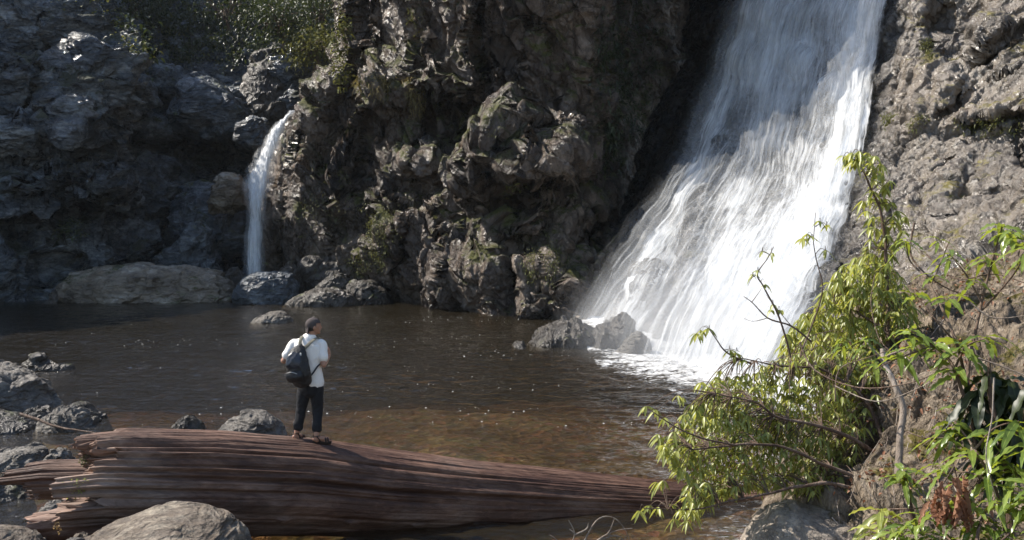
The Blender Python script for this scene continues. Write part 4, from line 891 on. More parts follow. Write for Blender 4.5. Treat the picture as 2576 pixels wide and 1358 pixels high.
G = sheet([[(x, y, d) for x, d in r[:-1]] + [(r[-1][0] + 1900, y, r[-1][1] - 1)] for y, r in Brows][::-1][::-1], int(420 * QUAL), int(420 * QUAL))
G = rocky(G, [(1.3, .28), (.5, .12), (.2, .05)], 81, (0, .1, 0), (1.2, 1, .7), .45, 0, .3)
bank = mesh('bank', G.reshape(-1, 3), gridfaces(*G.shape[:2])[:, ::-1], m_earth); tag(bank, kind='structure'); BANK = G
rock('rough brown boulder under the lime green shrub at the bottom right', [(1838,1420),(1856,1330),(1876,1290),(1915,1262),(1990,1248),(2080,1262),(2160,1300),(2220,1360),(2250,1420)], 11.0, 1.4, rock_mat('lichened_boulder', (.12, .095, .075), (.25, .21, .17), (.4, .35, .29), moss_amt=0, rough=(.7, .9), sc=3.5, bump=.6), 61, zbot=-.6, res=240, group='boulders near the log', amp=.45)

# ================================================================== LEAVES
rng = np.random.default_rng(11)
def leaf_mat(name, c0, c1, trans, gloss=.3, tfac=.4, spec=.5):
    m, nt, out = M(name); n = N(nt)
    t = n('Attribute', attribute_name='tone').outputs['Fac']; g = n('TexCoord').outputs['UV']
    u = n('SeparateXYZ', {0: g}).outputs[0]; rib = n.mapr(n.math('ABSOLUTE', u), 0, .14)
    col = n.mix(t, c0, c1); col = n.mix(rib, n.mix(.5, col, tuple(min(1, x * 2.2) for x in c1)), col)
    p = n('BsdfPrincipled', {'Base Color': col, 'Roughness': gloss, 'Specular IOR Level': spec})
    tr = n('BsdfTranslucent', {'Color': n.mix(t, tuple(x * .7 for x in trans), trans)})
    mx = n('MixShader', {0: tfac, 1: p.outputs[0], 2: tr.outputs[0]}); nt.links.new(mx.outputs[0], out.inputs[0]); return m
m_lime = leaf_mat('young_leaves', (.10, .14, .025), (.42, .44, .13), (.60, .60, .11), .36, .44)
m_big = leaf_mat('long_glossy_leaves', (.07, .12, .025), (.22, .28, .06), (.45, .52, .05), .28, .38)
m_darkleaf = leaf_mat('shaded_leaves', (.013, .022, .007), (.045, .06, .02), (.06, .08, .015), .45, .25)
m_dry = leaf_mat('dead_leaves', (.18, .08, .045), (.34, .19, .12), (.3, .12, .05), .7, .25, .2)
m_rust = leaf_mat('rusty_young_leaves', (.16, .1, .03), (.3, .2, .07), (.4, .2, .06), .5, .3, .3)
m_grass = leaf_mat('dry_grass', (.16, .12, .05), (.3, .25, .11), (.25, .2, .06), .8, .3, .2)
m_pale = leaf_mat('pale_green_herbs', (.06, .068, .02), (.14, .145, .045), (.2, .2, .05), .6, .3, .3)
m_bark = rock_mat('bark', (.05, .03, .022), (.13, .085, .06), (.25, .19, .15), moss_amt=0, rough=(.6, .85), sc=8, stretch=(1, 1, .3), bump=.5, spec=.3)
m_palebark = rock_mat('pale_bark', (.14, .105, .08), (.26, .21, .17), (.42, .37, .32), moss_amt=0, rough=(.7, .9), sc=8, stretch=(1, 1, .3), bump=.4, spec=.2)

def leaves(name, O, D, L, W, mat, parent=None, droop=.35, fold=.35, wav=0.0, seg=6, label=None, tone=None, jitter=.3):
    """one mesh of many curved, folded leaves: O bases, D directions, L lengths, W half widths"""
    O = np.asarray(O, float); n = len(O); D = np.asarray(D, float); D = D / np.linalg.norm(D, axis=1, keepdims=True)
    L = np.broadcast_to(L, n) * rng.uniform(.6, 1.2, n); W = np.broadcast_to(W, n) * rng.uniform(.85, 1.15, n)
    up = np.array([0, 0, 1.0]) + jitter * rng.normal(size=(n, 3)); S = np.cross(D, up); S /= np.linalg.norm(S, axis=1, keepdims=True); U = np.cross(S, D)
    t = np.linspace(0, 1, seg + 1); prof = np.sin(np.pi * np.clip(t * .94 + .04, 0, 1) ** .85) ** .9; prof[-1] = .02; prof[0] = .06
    dr = np.broadcast_to(droop, n) * rng.uniform(.6, 1.4, n)
    C = O[:, None] + D[:, None] * (L[:, None] * t)[..., None] + np.array([0, 0, -1.0]) * (dr[:, None] * L[:, None] * t ** 2)[..., None]
    w = W[:, None] * prof
    wv = wav * W[:, None] * np.sin(t * 22 + rng.uniform(0, 6, n)[:, None])
    Lf = C + S[:, None] * w[..., None] + U[:, None] * (fold * w + wv)[..., None]; Rt = C - S[:, None] * w[..., None] + U[:, None] * (fold * w - wv)[..., None]
    V = np.stack([Lf, C, Rt], 2).reshape(-1, 3); m = seg + 1
    base = np.arange(n)[:, None, None] * (3 * m) + np.arange(seg)[None, :, None] * 3
    f1 = np.concatenate([base, base + 1, base + 4, base + 3], 2); f2 = np.concatenate([base + 1, base + 2, base + 5, base + 4], 2)
    F = np.concatenate([f1, f2], 1).reshape(-1, 4)
    UV = np.stack([np.broadcast_to(np.array([-1, 0, 1.0]), (n, m, 3)), np.broadcast_to(t[None, :, None], (n, m, 3))], -1).reshape(-1, 2)
    tn = np.repeat(rng.uniform(0, 1, n) if tone is None else tone, m * 3)
    o = mesh(name, V, F, mat, parent=parent, uv=UV, attrs={'tone': tn}); 
    if label: o['label'] = label
    return o
def stems(name, lines, mat, parent, n=7):
    """lines: list of (points (k,3), r0, r1) grown into round tapering branches in one mesh"""
    Vs, Fs, off = [], [], 0
    for pts, r0, r1 in lines:
        P = _cr(np.array(pts, float), max(2, (len(pts) - 1) * 5 + 1)); k = len(P)
        P = P + (r0 * .8) * np.stack([perlin(P * 3, 3), perlin(P * 3, 4), perlin(P * 3, 5)], -1)
        T = np.gradient(P, axis=0); T /= np.maximum(np.linalg.norm(T, axis=1, keepdims=True), 1e-9)
        ref = np.array([.3, .9, .2]); A = np.cross(T, ref); A /= np.linalg.norm(A, axis=1, keepdims=True); Bn = np.cross(T, A)
        r = np.linspace(r0, r1, k) * (1 + .12 * perlin(P * 9, 8)); th = np.linspace(0, 2 * np.pi, n, endpoint=False)
        G = P[:, None] + r[:, None, None] * (A[:, None] * np.cos(th)[None, :, None] + Bn[:, None] * np.sin(th)[None, :, None])
        Vs.append(G.reshape(-1, 3)); Fs.append(gridfaces(k, n, True) + off); off += k * n
    return mesh(name, np.concatenate(Vs), np.concatenate(Fs), mat, parent=parent)
def inpoly(x, y, poly):
    p = np.array(poly, float); c = np.zeros(np.shape(x), bool)
    for (x0, y0), (x1, y1) in zip(p, np.roll(p, -1, 0)):
        if y0 == y1: continue
        c ^= ((y0 > y) != (y1 > y)) & (x < (x1 - x0) * (y - y0) / (y1 - y0) + x0)
    return c
def fill(poly, mind, tries, seed):
    r = np.random.default_rng(seed); p = np.array(poly, float); X = r.uniform(p[:, 0].min(), p[:, 0].max(), tries); Y = r.uniform(p[:, 1].min(), p[:, 1].max(), tries)
    k = inpoly(X, Y, poly); out = []
    for x, y in zip(X[k], Y[k]):
        if all((x - a) ** 2 + (y - b) ** 2 > mind * mind for a, b in out): out.append((x, y))
    return out
def palmate(tips, nleaf, L, W, down=.75, spread=1.0):
    """drooping hands of leaflets at every twig tip"""
    O, D, LL, WW = [], [], [], []
    for p, sc in tips:
        k = rng.integers(nleaf[0], nleaf[1] + 1); a0 = rng.uniform(0, 6.28)
        for j in range(k):
            a = a0 + j * 6.28 / k + rng.normal() * .25
            d = np.array([math.cos(a) * spread, math.sin(a) * spread, -down + rng.normal() * .3])
            O.append(p); D.append(d); LL.append(L * sc * rng.uniform(.75, 1.1)); WW.append(W * sc)
    return np.array(O), np.array(D), np.array(LL), np.array(WW)
def grow(lbl, cat, name, branches, tips, mat_l, mat_b, nleaf, L, W, down=.75, group=None, twig=.006, dr=.35, spread=1.0, **k):
    """branches: [(pts [(px,py,d)], r0, r1)]; tips: [(px,py,d)] -> thing with stem and foliage"""
    lines = [([at(*q) for q in pts], r0, r1) for pts, r0, r1 in branches]
    skel = np.concatenate([_cr(np.array(l[0]), 12) for l in lines])
    base = lines[0][0][0]; root = empty(name, tuple(base), lbl, cat, group)
    T = []
    for q in tips:
        p = at(*q); s = float(q[2]) / 11.5 if False else 1.0
        i = np.argmin(((skel - p) ** 2).sum(1)); b = skel[i]; mid = (b + p) / 2 + np.array([0, 0, .05 + .08 * np.linalg.norm(p - b)])
        lines.append(([b, mid, p], twig, twig * .45)); T.append((p, s))
        if np.linalg.norm(p - b) > .5:
            for f in (.6,): T.append((b * (1 - f) * .5 + mid * .5 + p * f * .5, s * .85))
    stems('stem', lines, mat_b, root)
    O, D, LL, WW = palmate(T, nleaf, L, W, down, spread)
    leaves('foliage', O, D, LL, WW, mat_l, root, droop=dr, **k)
    return root
def dep(x, y): return float(np.interp(x, [1600, 1900, 2250], [10.6, 11.6, 12.2]) + np.interp(y, [600, 900, 1300], [2.2, 1.2, 0]) + rng.uniform(-.5, .5))

polyA = [(1750,985),(1800,950),(1880,935),(1960,900),(2020,880),(2100,870),(2200,880),(2230,980),(2225,1080),(2215,1150),(2190,1215),(2080,1245),(1960,1225),(1850,1225),(1780,1265),(1720,1290),(1730,1220),(1680,1150),(1650,1100),(1700,1070)]
tipsA = fill(polyA, 12.5, 14000, 1) + [(1625,1022),(1650,1030),(1672,1050),(1655,1092),(1668,1120),(1690,1135),(1762,962),(1780,975),(1652,1212),(1668,1208),(1608,1285),(1632,1272),(1655,1275),(1690,1268),(1712,1282),(1695,1305),(1728,1310),(1745,1290),(1830,1000),(1700,1180)]
bA = [([(2290,1330,11.4),(2230,1270,11.6),(2170,1215,11.7),(2060,1160,11.6),(1950,1120,11.4),(1830,1120,11.2),(1740,1130,11)], .032, .008),
      ([(2170,1240,11.6),(2080,1215,11.5),(2010,1225,11.4),(1960,1235,11.3),(1850,1260,11.1),(1740,1280,10.9),(1620,1280,10.6)], .026, .005),
      ([(2230,1170,12.2),(2150,1105,12.1),(2050,1070,12),(1960,1050,11.9),(1900,1010,11.8),(1800,990,11.6)], .03, .006),
      ([(2230,1170,12.3),(2200,1050,12.5),(2150,980,12.6),(2060,930,12.7),(1960,920,12.6),(1860,900,12.4)], .03, .006),
      ([(1850,1120,11.2),(1760,1100,11),(1690,1070,10.9),(1635,1030,10.8)], .012, .005)]
grow('wide lime green shrub with drooping leaflets leaning over the right end of the log', 'shrub', 'leafy_shrub', bA, [(x, y, dep(x, y)) for x, y in tipsA], m_lime, m_bark, (5, 7), .14, .0165, .8)
polyB = [(2060,760),(2100,680),(2160,640),(2240,650),(2290,740),(2300,800),(2240,850),(2180,880),(2080,890),(2000,900),(1960,870),(2000,800)]
tipsB = [(x, y, 14.0 + rng.uniform(-.5, .5)) for x, y in fill(polyB, 12.5, 4000, 2)] + [(x, y, 14 + rng.uniform(-.2, .2)) for x, y in
        [(2122,392),(2140,384),(2160,380),(2180,384),(2200,392),(2215,412),(2150,405),(2185,410),(2210,440),(2225,465),(2238,455),(2200,455),(2170,505),(2190,498),(2215,500),(2240,510),(2255,530),(2275,545),(2180,530),(2205,575),(2225,570),(2250,560),(2270,580),(2190,600),(2215,610),(2245,615),(2265,610),(2200,640),(2240,640),(2135,400),(2170,392),(2195,420),(2160,395),(2205,430),(2230,475),(2195,480),(2228,500),(2245,545),(2195,545),(2215,545),(2260,600),(2230,590),(2190,570),(2180,620),(2225,630)]]
bB = [([(2240,1010,13.6),(2236,900,13.8),(2232,780,14),(2230,680,14),(2226,600,14),(2212,520,14),(2190,470,14),(2165,420,14),(2140,395,14)], .035, .008),
      ([(2234,840,13.9),(2180,800,14),(2110,770,14),(2050,800,14)], .018, .006), ([(2234,880,13.9),(2150,880,14),(2060,880,14),(1990,890,14)], .018, .005)]
grow('tall slender green sapling standing up in front of the waterfall edge', 'sapling', 'sapling', bB, tipsB, m_lime, m_bark, (6, 8), .18, .021, .8)
# thin, nearly leafless saplings against the white water
thin = 'thin saplings before the waterfall'
def thinny(lbl, stem, side, tips, d, nl=(4, 6), L=.15):
    bs = [([(x, y, d) for x, y in stem], .014, .004)] + [([(x, y, d) for x, y in s], .006, .002) for s in side]
    return grow(lbl, 'sapling', 'sapling', bs, [(x, y, d) for x, y in tips], m_lime, m_bark, nl, L, .019, .6, group=thin, twig=.004)
thinny('thin bare sapling with few leaf tufts right of centre of the waterfall foot', [(2010,990),(2012,900),(2050,800),(2068,720),(2050,640),(2045,600),(2052,535)], [[(2050,640),(2065,625),(2085,635)],[(2050,570),(2070,560),(2080,570)]], [(2030,588),(2020,600),(2040,594),(2076,628),(2080,565),(2060,555)], 13.2)
thinny('spindly leaning twig with two tufts left of the thin bare sapling', [(1990,900),(1960,800),(1920,720),(1905,690),(1930,650),(1945,620)], [[(1905,690),(1890,700),(1880,720)],[(1935,640),(1915,632),(1905,640)]], [(1892,690),(1905,680),(1918,632),(1940,636),(1925,715)], 12.8, (3, 4), .1)
thinny('low arching twig whose single tuft hangs before the foam', [(1890,915),(1850,900),(1820,880),(1800,850),(1785,830)], [[(1820,880),(1840,878),(1860,885)]], [(1752,838),(1765,832),(1782,826),(1836,880),(1850,888),(1868,905)], 12.2)
thinny('feathery dead twigs reaching left across the lower waterfall', [(2040,860),(1990,820),(1930,800),(1890,760),(1870,745)], [[(1930,800),(1895,808),(1870,800)],[(1990,820),(1965,790),(1940,760),(1925,740)],[(1890,760),(1905,740),(1915,725)]], [(1945,765),(1962,780),(1938,780)], 13.0, (3, 4), .1)
grow('small rusty orange bush on the wet rocks behind the lime shrub', 'shrub', 'small_shrub', [([(2090,985,14.4),(2085,930,14.5),(2080,900,14.5)], .02, .006), ([(2090,960,14.4),(2060,930,14.5)], .01, .004), ([(2090,960,14.4),(2120,920,14.5)], .01, .004)],
     [(x, y, 14.5 + rng.uniform(-.3, .2)) for x, y in fill([(2030,930),(2060,895),(2100,880),(2150,905),(2150,960),(2100,975),(2050,965)], 12, 500, 5)], m_rust, m_bark, (5, 7), .11, .022, .3)

# ---- long-leaved plants on the bank
def whorl(px, py, d, n, L, W, tilt, r=None, down=.2):
    p = at(px, py, d); O, D = [], []
    a0 = rng.uniform(0, 6.28)
    for j in range(n):
        a = a0 + j * 2.4 + rng.normal() * .2; O.append(p + np.array([0, 0, -.012 * j])); D.append([math.cos(a), math.sin(a), tilt + rng.normal() * .22 - .05 * j])
    return O, D, [L] * n, [W] * n
bank_group = 'long-leaved plants on the right bank'
def longleaf(lbl, stemsL, whorls, mat=m_big, L=.28, W=.032, n=(7, 11), tilt=.15, group=bank_group, dr=.5, matb=None):
    root = empty('long_leaved_plant', tuple(at(*stemsL[0][0][0])), lbl, 'plant', group)
    stems('stem', [([at(*q) for q in pts], r0, r1) for pts, r0, r1 in stemsL], matb or m_bark, root)
    O, D, LL, WW = [], [], [], []
    for w in whorls:
        x, y, d = w[:3]; s = w[3] if len(w) > 3 else 1.0
        o, dd, l, ww = whorl(x, y, d, int(rng.integers(*n)), L * s, W * s, tilt); O += o; D += dd; LL += l; WW += ww
    leaves('foliage', np.array(O), np.array(D), np.array(LL), np.array(WW), mat, root, droop=dr, fold=.3, wav=.28, seg=12)
    return root
longleaf('long-leaved plant topping the bank at the right edge of the picture', [([(2430,1000,9.2),(2440,900,9.3),(2470,760,9.4),(2500,640,9.4),(2520,570,9.4)], .018, .007), ([(2470,760,9.4),(2430,690,9.4),(2390,640,9.5)], .01, .005), ([(2470,780,9.4),(2540,700,9.2),(2590,620,9)], .01, .005)],
         [(2520,565,9.4),(2545,580,9.2,.8),(2390,630,9.5,.8),(2480,640,9.4,.8),(2590,610,9)])
longleaf('arching plant whose leaves stand against the sunlit rock right of the sapling', [([(2440,1000,9.0),(2400,850,9.2),(2340,720,9.6),(2290,660,9.8),(2280,610,9.8)], .016, .005), ([(2340,720,9.6),(2370,650,9.6),(2390,600,9.6)], .008, .004), ([(2400,860,9.2),(2350,800,9.2),(2300,740,9.4)], .01, .005)],
         [(2280,600,9.8,.7),(2345,690,9.6,.7),(2300,740,9.4,.9),(2385,745,9.3,.9),(2360,600,9.6,.6),(2450,700,9.3,.8)], n=(4, 7))
longleaf('broad-leaved plant with drooping leaves at the middle of the bank', [([(2460,1180,8.8),(2440,1050,8.9),(2400,930,9),(2350,870,9.1),(2290,830,9.2)], .022, .007), ([(2400,930,9),(2430,870,9),(2480,850,8.9)], .012, .005), ([(2350,870,9.1),(2260,900,9.3),(2200,930,9.5)], .01, .004)],
         [(2290,828,9.2),(2350,860,9.1),(2420,860,9.0,1.15),(2480,845,8.9,1.1),(2200,905,9.6,.8),(2260,880,9.3,.9),(2400,920,9,1.1),(2180,850,10,.7),(2120,850,10.4,.6)])
longleaf('dark thicket of hanging leaves in shade at the right edge', [([(2540,1350,8.6),(2530,1150,8.7),(2490,1000,8.8),(2490,900,8.9)], .04, .012), ([(2530,1150,8.7),(2590,1000,8.6),(2620,900,8.6)], .02, .008), ([(2500,1050,8.8),(2440,1000,8.9)], .012, .006)],
         [(2490,930,8.9,1.2),(2540,950,8.8,1.3),(2460,980,8.9,1.2),(2520,1020,8.8,1.3),(2570,1050,8.7,1.3),(2600,960,8.6,1.3),(2440,1040,9,1.1),(2500,1100,8.8,1.2),(2560,1130,8.7,1.3)], mat=m_darkleaf, tilt=-.6, W=.04, n=(8, 11), dr=.5)
longleaf('rosette of serrated leaves on a stout stem below the pale trunk', [([(2310,1340,9.6),(2290,1260,9.6),(2275,1200,9.6)], .035, .014)], [(2272,1180,9.6,1.0),(2272,1192,9.6,.85)], n=(8, 11), W=.036)
longleaf('yellow green rosette near the bottom edge right of the boulder', [([(2200,1400,9.2),(2210,1330,9.2),(2215,1290,9.2)], .02, .01)], [(2215,1280,9.2),(2230,1300,9.1,.9),(2190,1330,9.1,.8)], mat=m_lime, n=(6, 9), W=.034)
longleaf('spreading leafy plant rooted in the bank above the dead leaves', [([(2530,1340,8.4),(2500,1220,8.5),(2450,1130,8.7),(2400,1060,8.9)], .02, .007), ([(2500,1220,8.5),(2440,1190,8.6),(2370,1190,8.8)], .012, .005), ([(2450,1130,8.7),(2500,1080,8.6),(2560,1060,8.5)], .012, .005)],
         [(2375,1080,9,1.0),(2400,1060,8.9,.9),(2440,1130,8.7,1.1),(2490,1090,8.6,1.2),(2560,1060,8.5,1.2),(2370,1170,8.8,.9),(2480,1180,8.6,1.1),(2550,1170,8.4,1.2),(2590,1110,8.3,1.2),(2420,1020,9.2,.8)])
longleaf('low tangle of leaves filling the bottom right corner', [([(2450,1420,8.2),(2460,1340,8.3),(2480,1280,8.4)], .02, .008), ([(2450,1420,8.2),(2380,1350,8.5),(2340,1300,8.8)], .012, .005), ([(2450,1420,8.2),(2540,1340,8.1),(2580,1280,8.1)], .012, .005)],
         [(x, y, float(np.interp(x, [2200, 2600], [9.0, 8.1])), .8) for x, y in fill([(2230,1340),(2290,1290),(2360,1270),(2420,1240),(2500,1230),(2600,1210),(2640,1380),(2560,1420),(2300,1420)], 34, 500, 9)], n=(6, 9))
# pale leaning trunk in the middle of the bank
r_ = empty('bare_trunk', tuple(at(2262, 1190, 11.0)), 'pale leaning bare trunk rising from the bank between the shrub and the long leaves', 'trunk')
stems('trunk', [([at(2258,1195,11.0), at(2262,1110,11.1), at(2272,1040,11.2), at(2248,970,11.3), at(2226,925,11.4), at(2216,880,11.5)], .042, .026)], m_palebark, r_, 16)
stems('branch', [([at(2222,915,11.4), at(2190,870,11.4), at(2160,850,11.5)], .016, .006), ([at(2220,900,11.4), at(2290,870,11.1), at(2350,850,10.8)], .014, .006)], m_palebark, r_)
# hanging dead leaves
r_ = empty('dead_leaf_cluster', tuple(at(2410, 1190, 8.5)), 'cluster of curled reddish brown dead leaves hanging at the bottom right', 'dead leaves')
O = np.array([at(x, y, 8.4 + rng.uniform(-.1, .1)) for x, y in fill([(2385,1190),(2425,1195),(2440,1250),(2425,1300),(2390,1290),(2345,1280),(2340,1250)], 13, 900, 12)])
leaves('foliage', O, np.stack([rng.normal(size=len(O)) * .3, rng.normal(size=len(O)) * .3, -np.ones(len(O))], -1), .19, .03, m_dry, r_, droop=.1, fold=1.1, wav=.5, seg=10, jitter=.9)
stems('stem', [([at(2400,1175,8.5), at(2412,1230,8.5), at(2425,1290,8.45)], .006, .003), ([at(2400,1175,8.5), at(2370,1220,8.5), at(2350,1260,8.5)], .006, .003)], m_bark, r_)
# looping vines over the bank
vines = [[(2100,1010,11.2),(2110,930,11.3),(2180,900,11.2),(2240,880,11.0)],[(1985,990,12),(1990,900,12.2),(2030,850,12.4),(2100,830,12.4)],[(2010,860,12),(2050,930,11.8),(2160,975,11.2),(2300,960,10.4),(2400,910,9.6)],
         [(2100,970,11),(2200,1010,10.6),(2290,985,10.4),(2380,940,9.8)],[(2280,1085,10.6),(2330,1100,10.4),(2420,1095,10.0),(2500,1060,9.4)],[(2240,1280,9.8),(2330,1275,9.4),(2430,1240,8.9),(2530,1110,8.6)],
         [(2200,690,13.5),(2190,760,13.3),(2210,850,12.8),(2260,900,12.2)],[(2300,560,10),(2290,640,9.9),(2340,700,9.7),(2430,740,9.4),(2530,730,9.2)],[(2500,950,8.4),(2495,1050,8.4),(2480,1150,8.3),(2505,1250,8.3)],
         [(2330,640,10.5),(2400,700,10),(2500,690,9.4),(2600,720,9)],[(2440,760,9),(2500,800,8.9),(2600,790,8.8)],[(2460,900,8.6),(2540,930,8.5),(2620,960,8.4)]]
lb = ['looping vine hanging left of the pale leaning trunk','thin vine bowing over the lime shrub','long brown vine sweeping across the middle of the bank','pale vine sagging beneath the long brown one','wiry vine crossing the earth beside the pale trunk',
      'vine rising from the bottom rosette to the right edge','vine dropping beside the slender sapling','dark vine curling up by the sunlit rock','knotted pale vine hanging before the dark thicket','dry stalk leaning over the top of the bank','bleached stalk among the dry stems at the right edge','bleached stalk below it at the right edge']
for k, (v, l) in enumerate(zip(vines, lb)):
    o = stems('vine', [([at(*q) for q in v], .011 if k in (2, 7) else .0075, .004)], m_palebark if k in (3, 8, 10, 11) else m_bark, None)
    tag(o, l, 'vine', 'vines on the bank')
# roots and dry stalks that nobody could count
lines = []
nb = BANK.reshape(-1, 3); qx, qy = proj(nb); ok = np.nonzero((qx > 2080) & (qx < 2700) & (qy > 560) & (qy < 1300))[0]
for i in rng.choice(ok, 620):
    p = nb[i] + np.array([-.04, -.10, 0]); L_ = rng.uniform(.15, .6); a = rng.normal() * .8
    lines.append(([p, p + np.array([L_ * .5 * math.sin(a), -.08 + .05 * rng.normal(), -L_ * .5]), p + np.array([L_ * math.sin(a) * .8, -.03, -L_ * (.9 + .1 * rng.normal())])], .0065, .002))
o = stems('hanging_roots', lines, m_palebark, None, 5); tag(o, kind='stuff')
O = nb[rng.choice(ok, 1500)] + np.array([-.03, -.08, .0]); D = rng.normal(size=(1500, 3))
o = leaves('leaf_litter', O, D, .07, .018, m_dry, None, droop=.3, fold=.8); tag(o, kind='stuff')
# dry twigs at the bottom edge
tw = [[(1420,1400,11.4),(1445,1345,11.4),(1430,1308,11.4)],[(1445,1345,11.4),(1475,1330,11.4),(1480,1315,11.4)],[(1430,1420,11.4),(1500,1360,11.4),(1545,1336,11.4),(1590,1328,11.4)],[(1460,1380,11.4),(1500,1310,11.4),(1540,1302,11.5),(1570,1330,11.5),(1590,1380,11.5)],
      [(1500,1360,11.4),(1530,1340,11.4),(1545,1305,11.4)],[(1500,1360,11.4),(1560,1350,11.4),(1575,1420,11.4)],[(1440,1400,11.4),(1400,1358,11.3),(1382,1345,11.3)],[(1530,1344,11.4),(1555,1352,11.4)],[(1445,1340,11.4),(1432,1330,11.4)]]
o = stems('dry_twigs', [([at(*q) for q in t], .011, .004) for t in tw], m_palebark, None); tag(o, 'bundle of bleached bare twigs poking up at the bottom edge below the log', 'twigs')
o = stems('branch', [([at(50,1040,18.6), at(110,1062,18.4), at(165,1078,18.2), at(225,1088,18.0), at(290,1103,17.8)], .03, .008), ([at(195,1082,18.2), at(180,1100,18.0)], .01, .004), ([at(205,1082,18.2), at(198,1070,18.2)], .008, .003)], m_bark, None)
tag(o, 'long thin bare branch lying down across the rocks at the left shore', 'branch')
def tuft(lbl, name, cat, pts, L, W, mat, d, nper=9, up=.6, parent=None, group=None, r=.05, droop=.6):
    root = empty(name, tuple(at(pts[0][0], pts[0][1], d)), lbl, cat, group)
    O = np.repeat(np.array([at(x, y, d) for x, y in pts]), nper, 0) + rng.normal(size=(len(pts) * nper, 3)) * r
    D = rng.normal(size=(len(O), 3)); D[:, 2] = np.abs(D[:, 2]) + up
    leaves('foliage', O, D, L, W, mat, root, droop=droop); return root
tuft('small bright yellow green moss tuft growing in the broken end of the log', 'moss_tuft', 'moss', fill([(165,1215),(195,1210),(212,1220),(205,1240),(182,1245)], 5, 300, 3), .035, .012, m_lime, 12.62, 9, .2, r=.03)
tuft('tiny pale moss tuft in the upper notch of the log end', 'moss_tuft', 'moss', fill([(196,1165),(210,1150),(222,1140),(226,1150),(210,1172)], 5, 200, 4), .03, .01, m_pale, 13.1, 8, .2, r=.02)
tuft('yellowish moss tuft on the right end of the brown corner boulder', 'moss_tuft', 'moss', [(140,1325),(147,1330),(152,1336),(148,1322)], .03, .01, m_rust, 11.5, 9, .2, r=.02)

# ================================================================== PLANTS ON THE CLIFFS
def scatter(name, G, polys, count, L, W, mat, seed, up=.4, off=.15, kind='stuff', droop=.7, nper=6, r=.25):
    P = G.reshape(-1, 3); Nn = -gridnormals(G).reshape(-1, 3); qx, qy = proj(P); nz = fbm(P[::1] * .45, 2, seed)
    m = np.zeros(len(P), bool)
    for p in polys: m |= inpoly(qx, qy, p)
    m &= nz > -.12
    idx = np.nonzero(m)[0]; idx = np.random.default_rng(seed).choice(idx, min(count, len(idx)))
    O = np.repeat(P[idx] + Nn[idx] * off, nper, 0) + rng.normal(size=(len(idx) * nper, 3)) * r; D = np.repeat(Nn[idx], nper, 0) * .5 + rng.normal(size=(len(O), 3)) * .7; D[:, 2] += up
    o = leaves(name, O, D, L, W, mat, None, droop=droop, seg=3); tag(o, kind=kind); return o
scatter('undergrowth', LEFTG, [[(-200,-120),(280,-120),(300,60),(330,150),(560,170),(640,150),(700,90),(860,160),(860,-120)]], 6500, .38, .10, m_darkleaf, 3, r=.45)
scatter('undergrowth', LEFTG, [[(120,20),(300,90),(330,150),(560,180),(640,120),(860,90),(860,0),(300,-60)]], 900, .30, .08, m_pale, 13, r=.4)
scatter('moss', MIDG, [[(846,0),(905,0),(880,120),(850,200),(838,150)],[(930,170),(1010,180),(1060,230),(1000,240),(900,220)],[(1040,20),(1080,40),(1060,100),(1030,70)],[(900,500),(1000,520),(1040,650),(900,690),(870,640)],[(1300,560),(1400,600),(1420,720),(1310,700)],[(760,480),(860,420),(880,620),(780,650)],[(1180,330),(1300,340),(1260,370)]], 1900, .10, .025, m_pale, 7, off=.03, r=.15)
scatter('dry_grass', MIDG, [[(900,205),(940,180),(1010,175),(1030,215),(990,235),(920,235)],[(1030,190),(1070,200),(1060,280),(1020,250)]], 420, .3, .02, m_grass, 8, off=.05, r=.15, droop=.8)
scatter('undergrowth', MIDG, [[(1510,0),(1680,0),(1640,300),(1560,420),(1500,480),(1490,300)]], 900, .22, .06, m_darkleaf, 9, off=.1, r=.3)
scatter('moss', RIGHTG, [[(2400,300),(2575,290),(2575,330),(2420,340)],[(2220,290),(2330,300),(2310,330),(2230,320)],[(2300,110),(2350,100),(2340,150)]], 420, .10, .025, m_pale, 10, off=.04, r=.08)
cp = 'small plants rooted in the dark cliff'
def herb(lbl, x, y, d, pts, L, W, mat, k=10, r=.1): return tuft(lbl, 'cliff_plant', 'plant', pts, L, W, mat, d, k, .1, group=cp, r=r, droop=.7)
herb('pale leafy sprig hanging under the overhang right of the cliff middle', 0, 0, 0, [(1285,470),(1297,466),(1310,460),(1278,480)], .3, .05, m_pale, 46.0, 7) if False else None
for lbl, pts, d, L, mat in [
    ('pale leafy sprig hanging by the overhang low on the dark cliff', [(1278,482),(1288,474),(1300,468),(1312,462)], 46.2, .32, m_pale),
    ('green bush hanging from the upper left edge of the dark cliff', [(x, y) for x, y in fill([(840,90),(862,40),(880,60),(868,130),(846,160)], 9, 300, 7)], 53.6, .38, m_pale),
    ('second green bush on the left cliff edge below the first', [(x, y) for x, y in fill([(838,170),(866,150),(874,200),(850,230)], 9, 300, 8)], 54.6, .34, m_pale),
    ('dim fern low on the shaded left wall', [(x, y) for x, y in fill([(140,590),(165,560),(200,565),(215,590),(170,600)], 9, 300, 10)], 53.0, .35, m_darkleaf)]:
    tuft(lbl, 'cliff_plant', 'plant', pts, L, L * .16, mat, d, 9, .1, group=cp, r=.15, droop=.7)
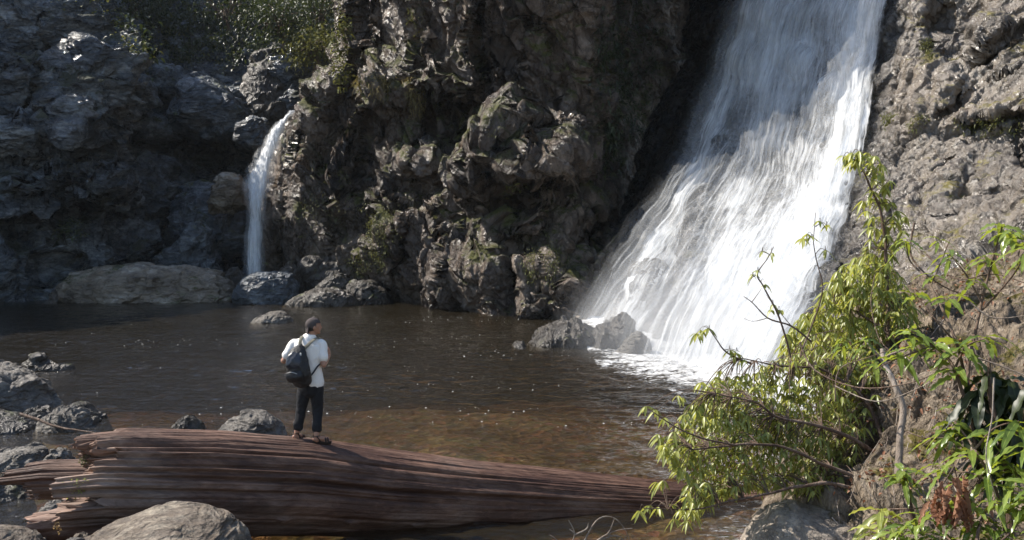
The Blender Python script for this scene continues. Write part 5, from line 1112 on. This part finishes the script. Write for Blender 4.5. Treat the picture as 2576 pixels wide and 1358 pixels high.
# shrubs and small trees crowding the top of the left slope
tg = 'trees on the slope above the gorge'
for k, (lbl, x, y, rx, ry, d, mt) in enumerate([
    ('sunlit tree overhanging the gorge at the top left of the dark cliff', 700, 50, 60, 45, 72, m_darkleaf),
    ('dark tree behind the sunlit one at the top of the gorge', 800, 30, 60, 60, 76, m_darkleaf),
    ('broad dark tree at the top above the pale perched boulder', 560, 10, 110, 50, 84, m_darkleaf),
    ('leafy shrub scrambling over the misty outcrop', 780, 120, 50, 25, 70.5, m_pale),
    ('dark tree at the top left above the bluish wall', 330, -10, 90, 50, 82, m_darkleaf),
    ('small dark tree at the top left corner', 90, -20, 80, 30, 66, m_darkleaf)]):
    root = empty('tree', tuple(at(x + 10, y + ry + 30, d)), lbl, 'tree', tg)
    tips = [(x + rx * math.cos(a) * q, y + ry * math.sin(a) * q, d + rng.uniform(-2, 2)) for a, q in zip(rng.uniform(0, 6.28, 120), rng.uniform(.1, 1, 120) ** .5)]
    b0 = at(x + 10, y + ry + 40, d); cc = at(x, y, d)
    stems('trunk', [([b0, (b0 + cc) / 2 + np.array([.3, 0, 0]), cc], .22, .08)] + [([(b0 + cc) / 2, (cc + at(*t)) / 2, at(*t)], .05, .015) for t in tips[:22]], m_bark, root)
    O = np.repeat(np.array([at(*t) for t in tips]), 16, 0) + rng.normal(size=(120 * 16, 3)) * .55
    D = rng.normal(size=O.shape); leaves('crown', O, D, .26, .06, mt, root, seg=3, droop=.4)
# ================================================================== LIGHT
SUN_AZ, SUN_EL = -74, 48        # azimuth measured from straight ahead, towards the left
sd = Vector((math.sin(R(SUN_AZ)) * math.cos(R(SUN_EL)), math.cos(R(SUN_AZ)) * math.cos(R(SUN_EL)), math.sin(R(SUN_EL))))
w = bpy.data.worlds.new('World'); scene.world = w; w.use_nodes = True; nt = w.node_tree
sky = nt.nodes.new('ShaderNodeTexSky'); sky.sky_type = 'NISHITA'; sky.sun_disc = False
sky.sun_elevation = R(SUN_EL); sky.sun_rotation = R(SUN_AZ); sky.altitude = 300; sky.air_density = 1.1; sky.dust_density = .8
bg = nt.nodes['Background']; nt.links.new(sky.outputs[0], bg.inputs[0]); bg.inputs[1].default_value = .11
sl = bpy.data.lights.new('sun', 'SUN'); sl.energy = 4.6; sl.angle = R(.53); sl.color = (1, .93, .83)
so = bpy.data.objects.new('sun', sl); COL.objects.link(so); so.rotation_euler = sd.to_track_quat('Z', 'Y').to_euler(); so.location = (0, 0, 60)
scene.view_settings.view_transform = 'Standard'; scene.view_settings.look = 'None'; scene.view_settings.gamma = 1
scene.view_settings.exposure = .9
scene.cycles.max_bounces = 6; scene.cycles.diffuse_bounces = 3; scene.cycles.glossy_bounces = 3
scene.cycles.transparent_max_bounces = 24; scene.cycles.transmission_bounces = 4; scene.cycles.volume_bounces = 0
scene.cycles.caustics_reflective = False; scene.cycles.caustics_refractive = False

m_haze, nt, out = M('misty_air'); n = N(nt)
pv = n('VolumePrincipled', {'Color': (.8, .87, .95, 1), 'Density': .00012, 'Anisotropy': .2}); nt.links.new(pv.outputs[0], out.inputs['Volume'])
V = [(x, y, z) for z in (-9, 120) for x, y in ((-400, -250), (400, -250), (400, 600), (-400, 600))]
hz = mesh('haze', V, [(3, 2, 1, 0), (4, 5, 6, 7), (0, 1, 5, 4), (1, 2, 6, 5), (2, 3, 7, 6), (3, 0, 4, 7)], m_haze, smooth=False); tag(hz, kind='stuff')
scene.cycles.use_adaptive_sampling = True; scene.cycles.adaptive_threshold = .015
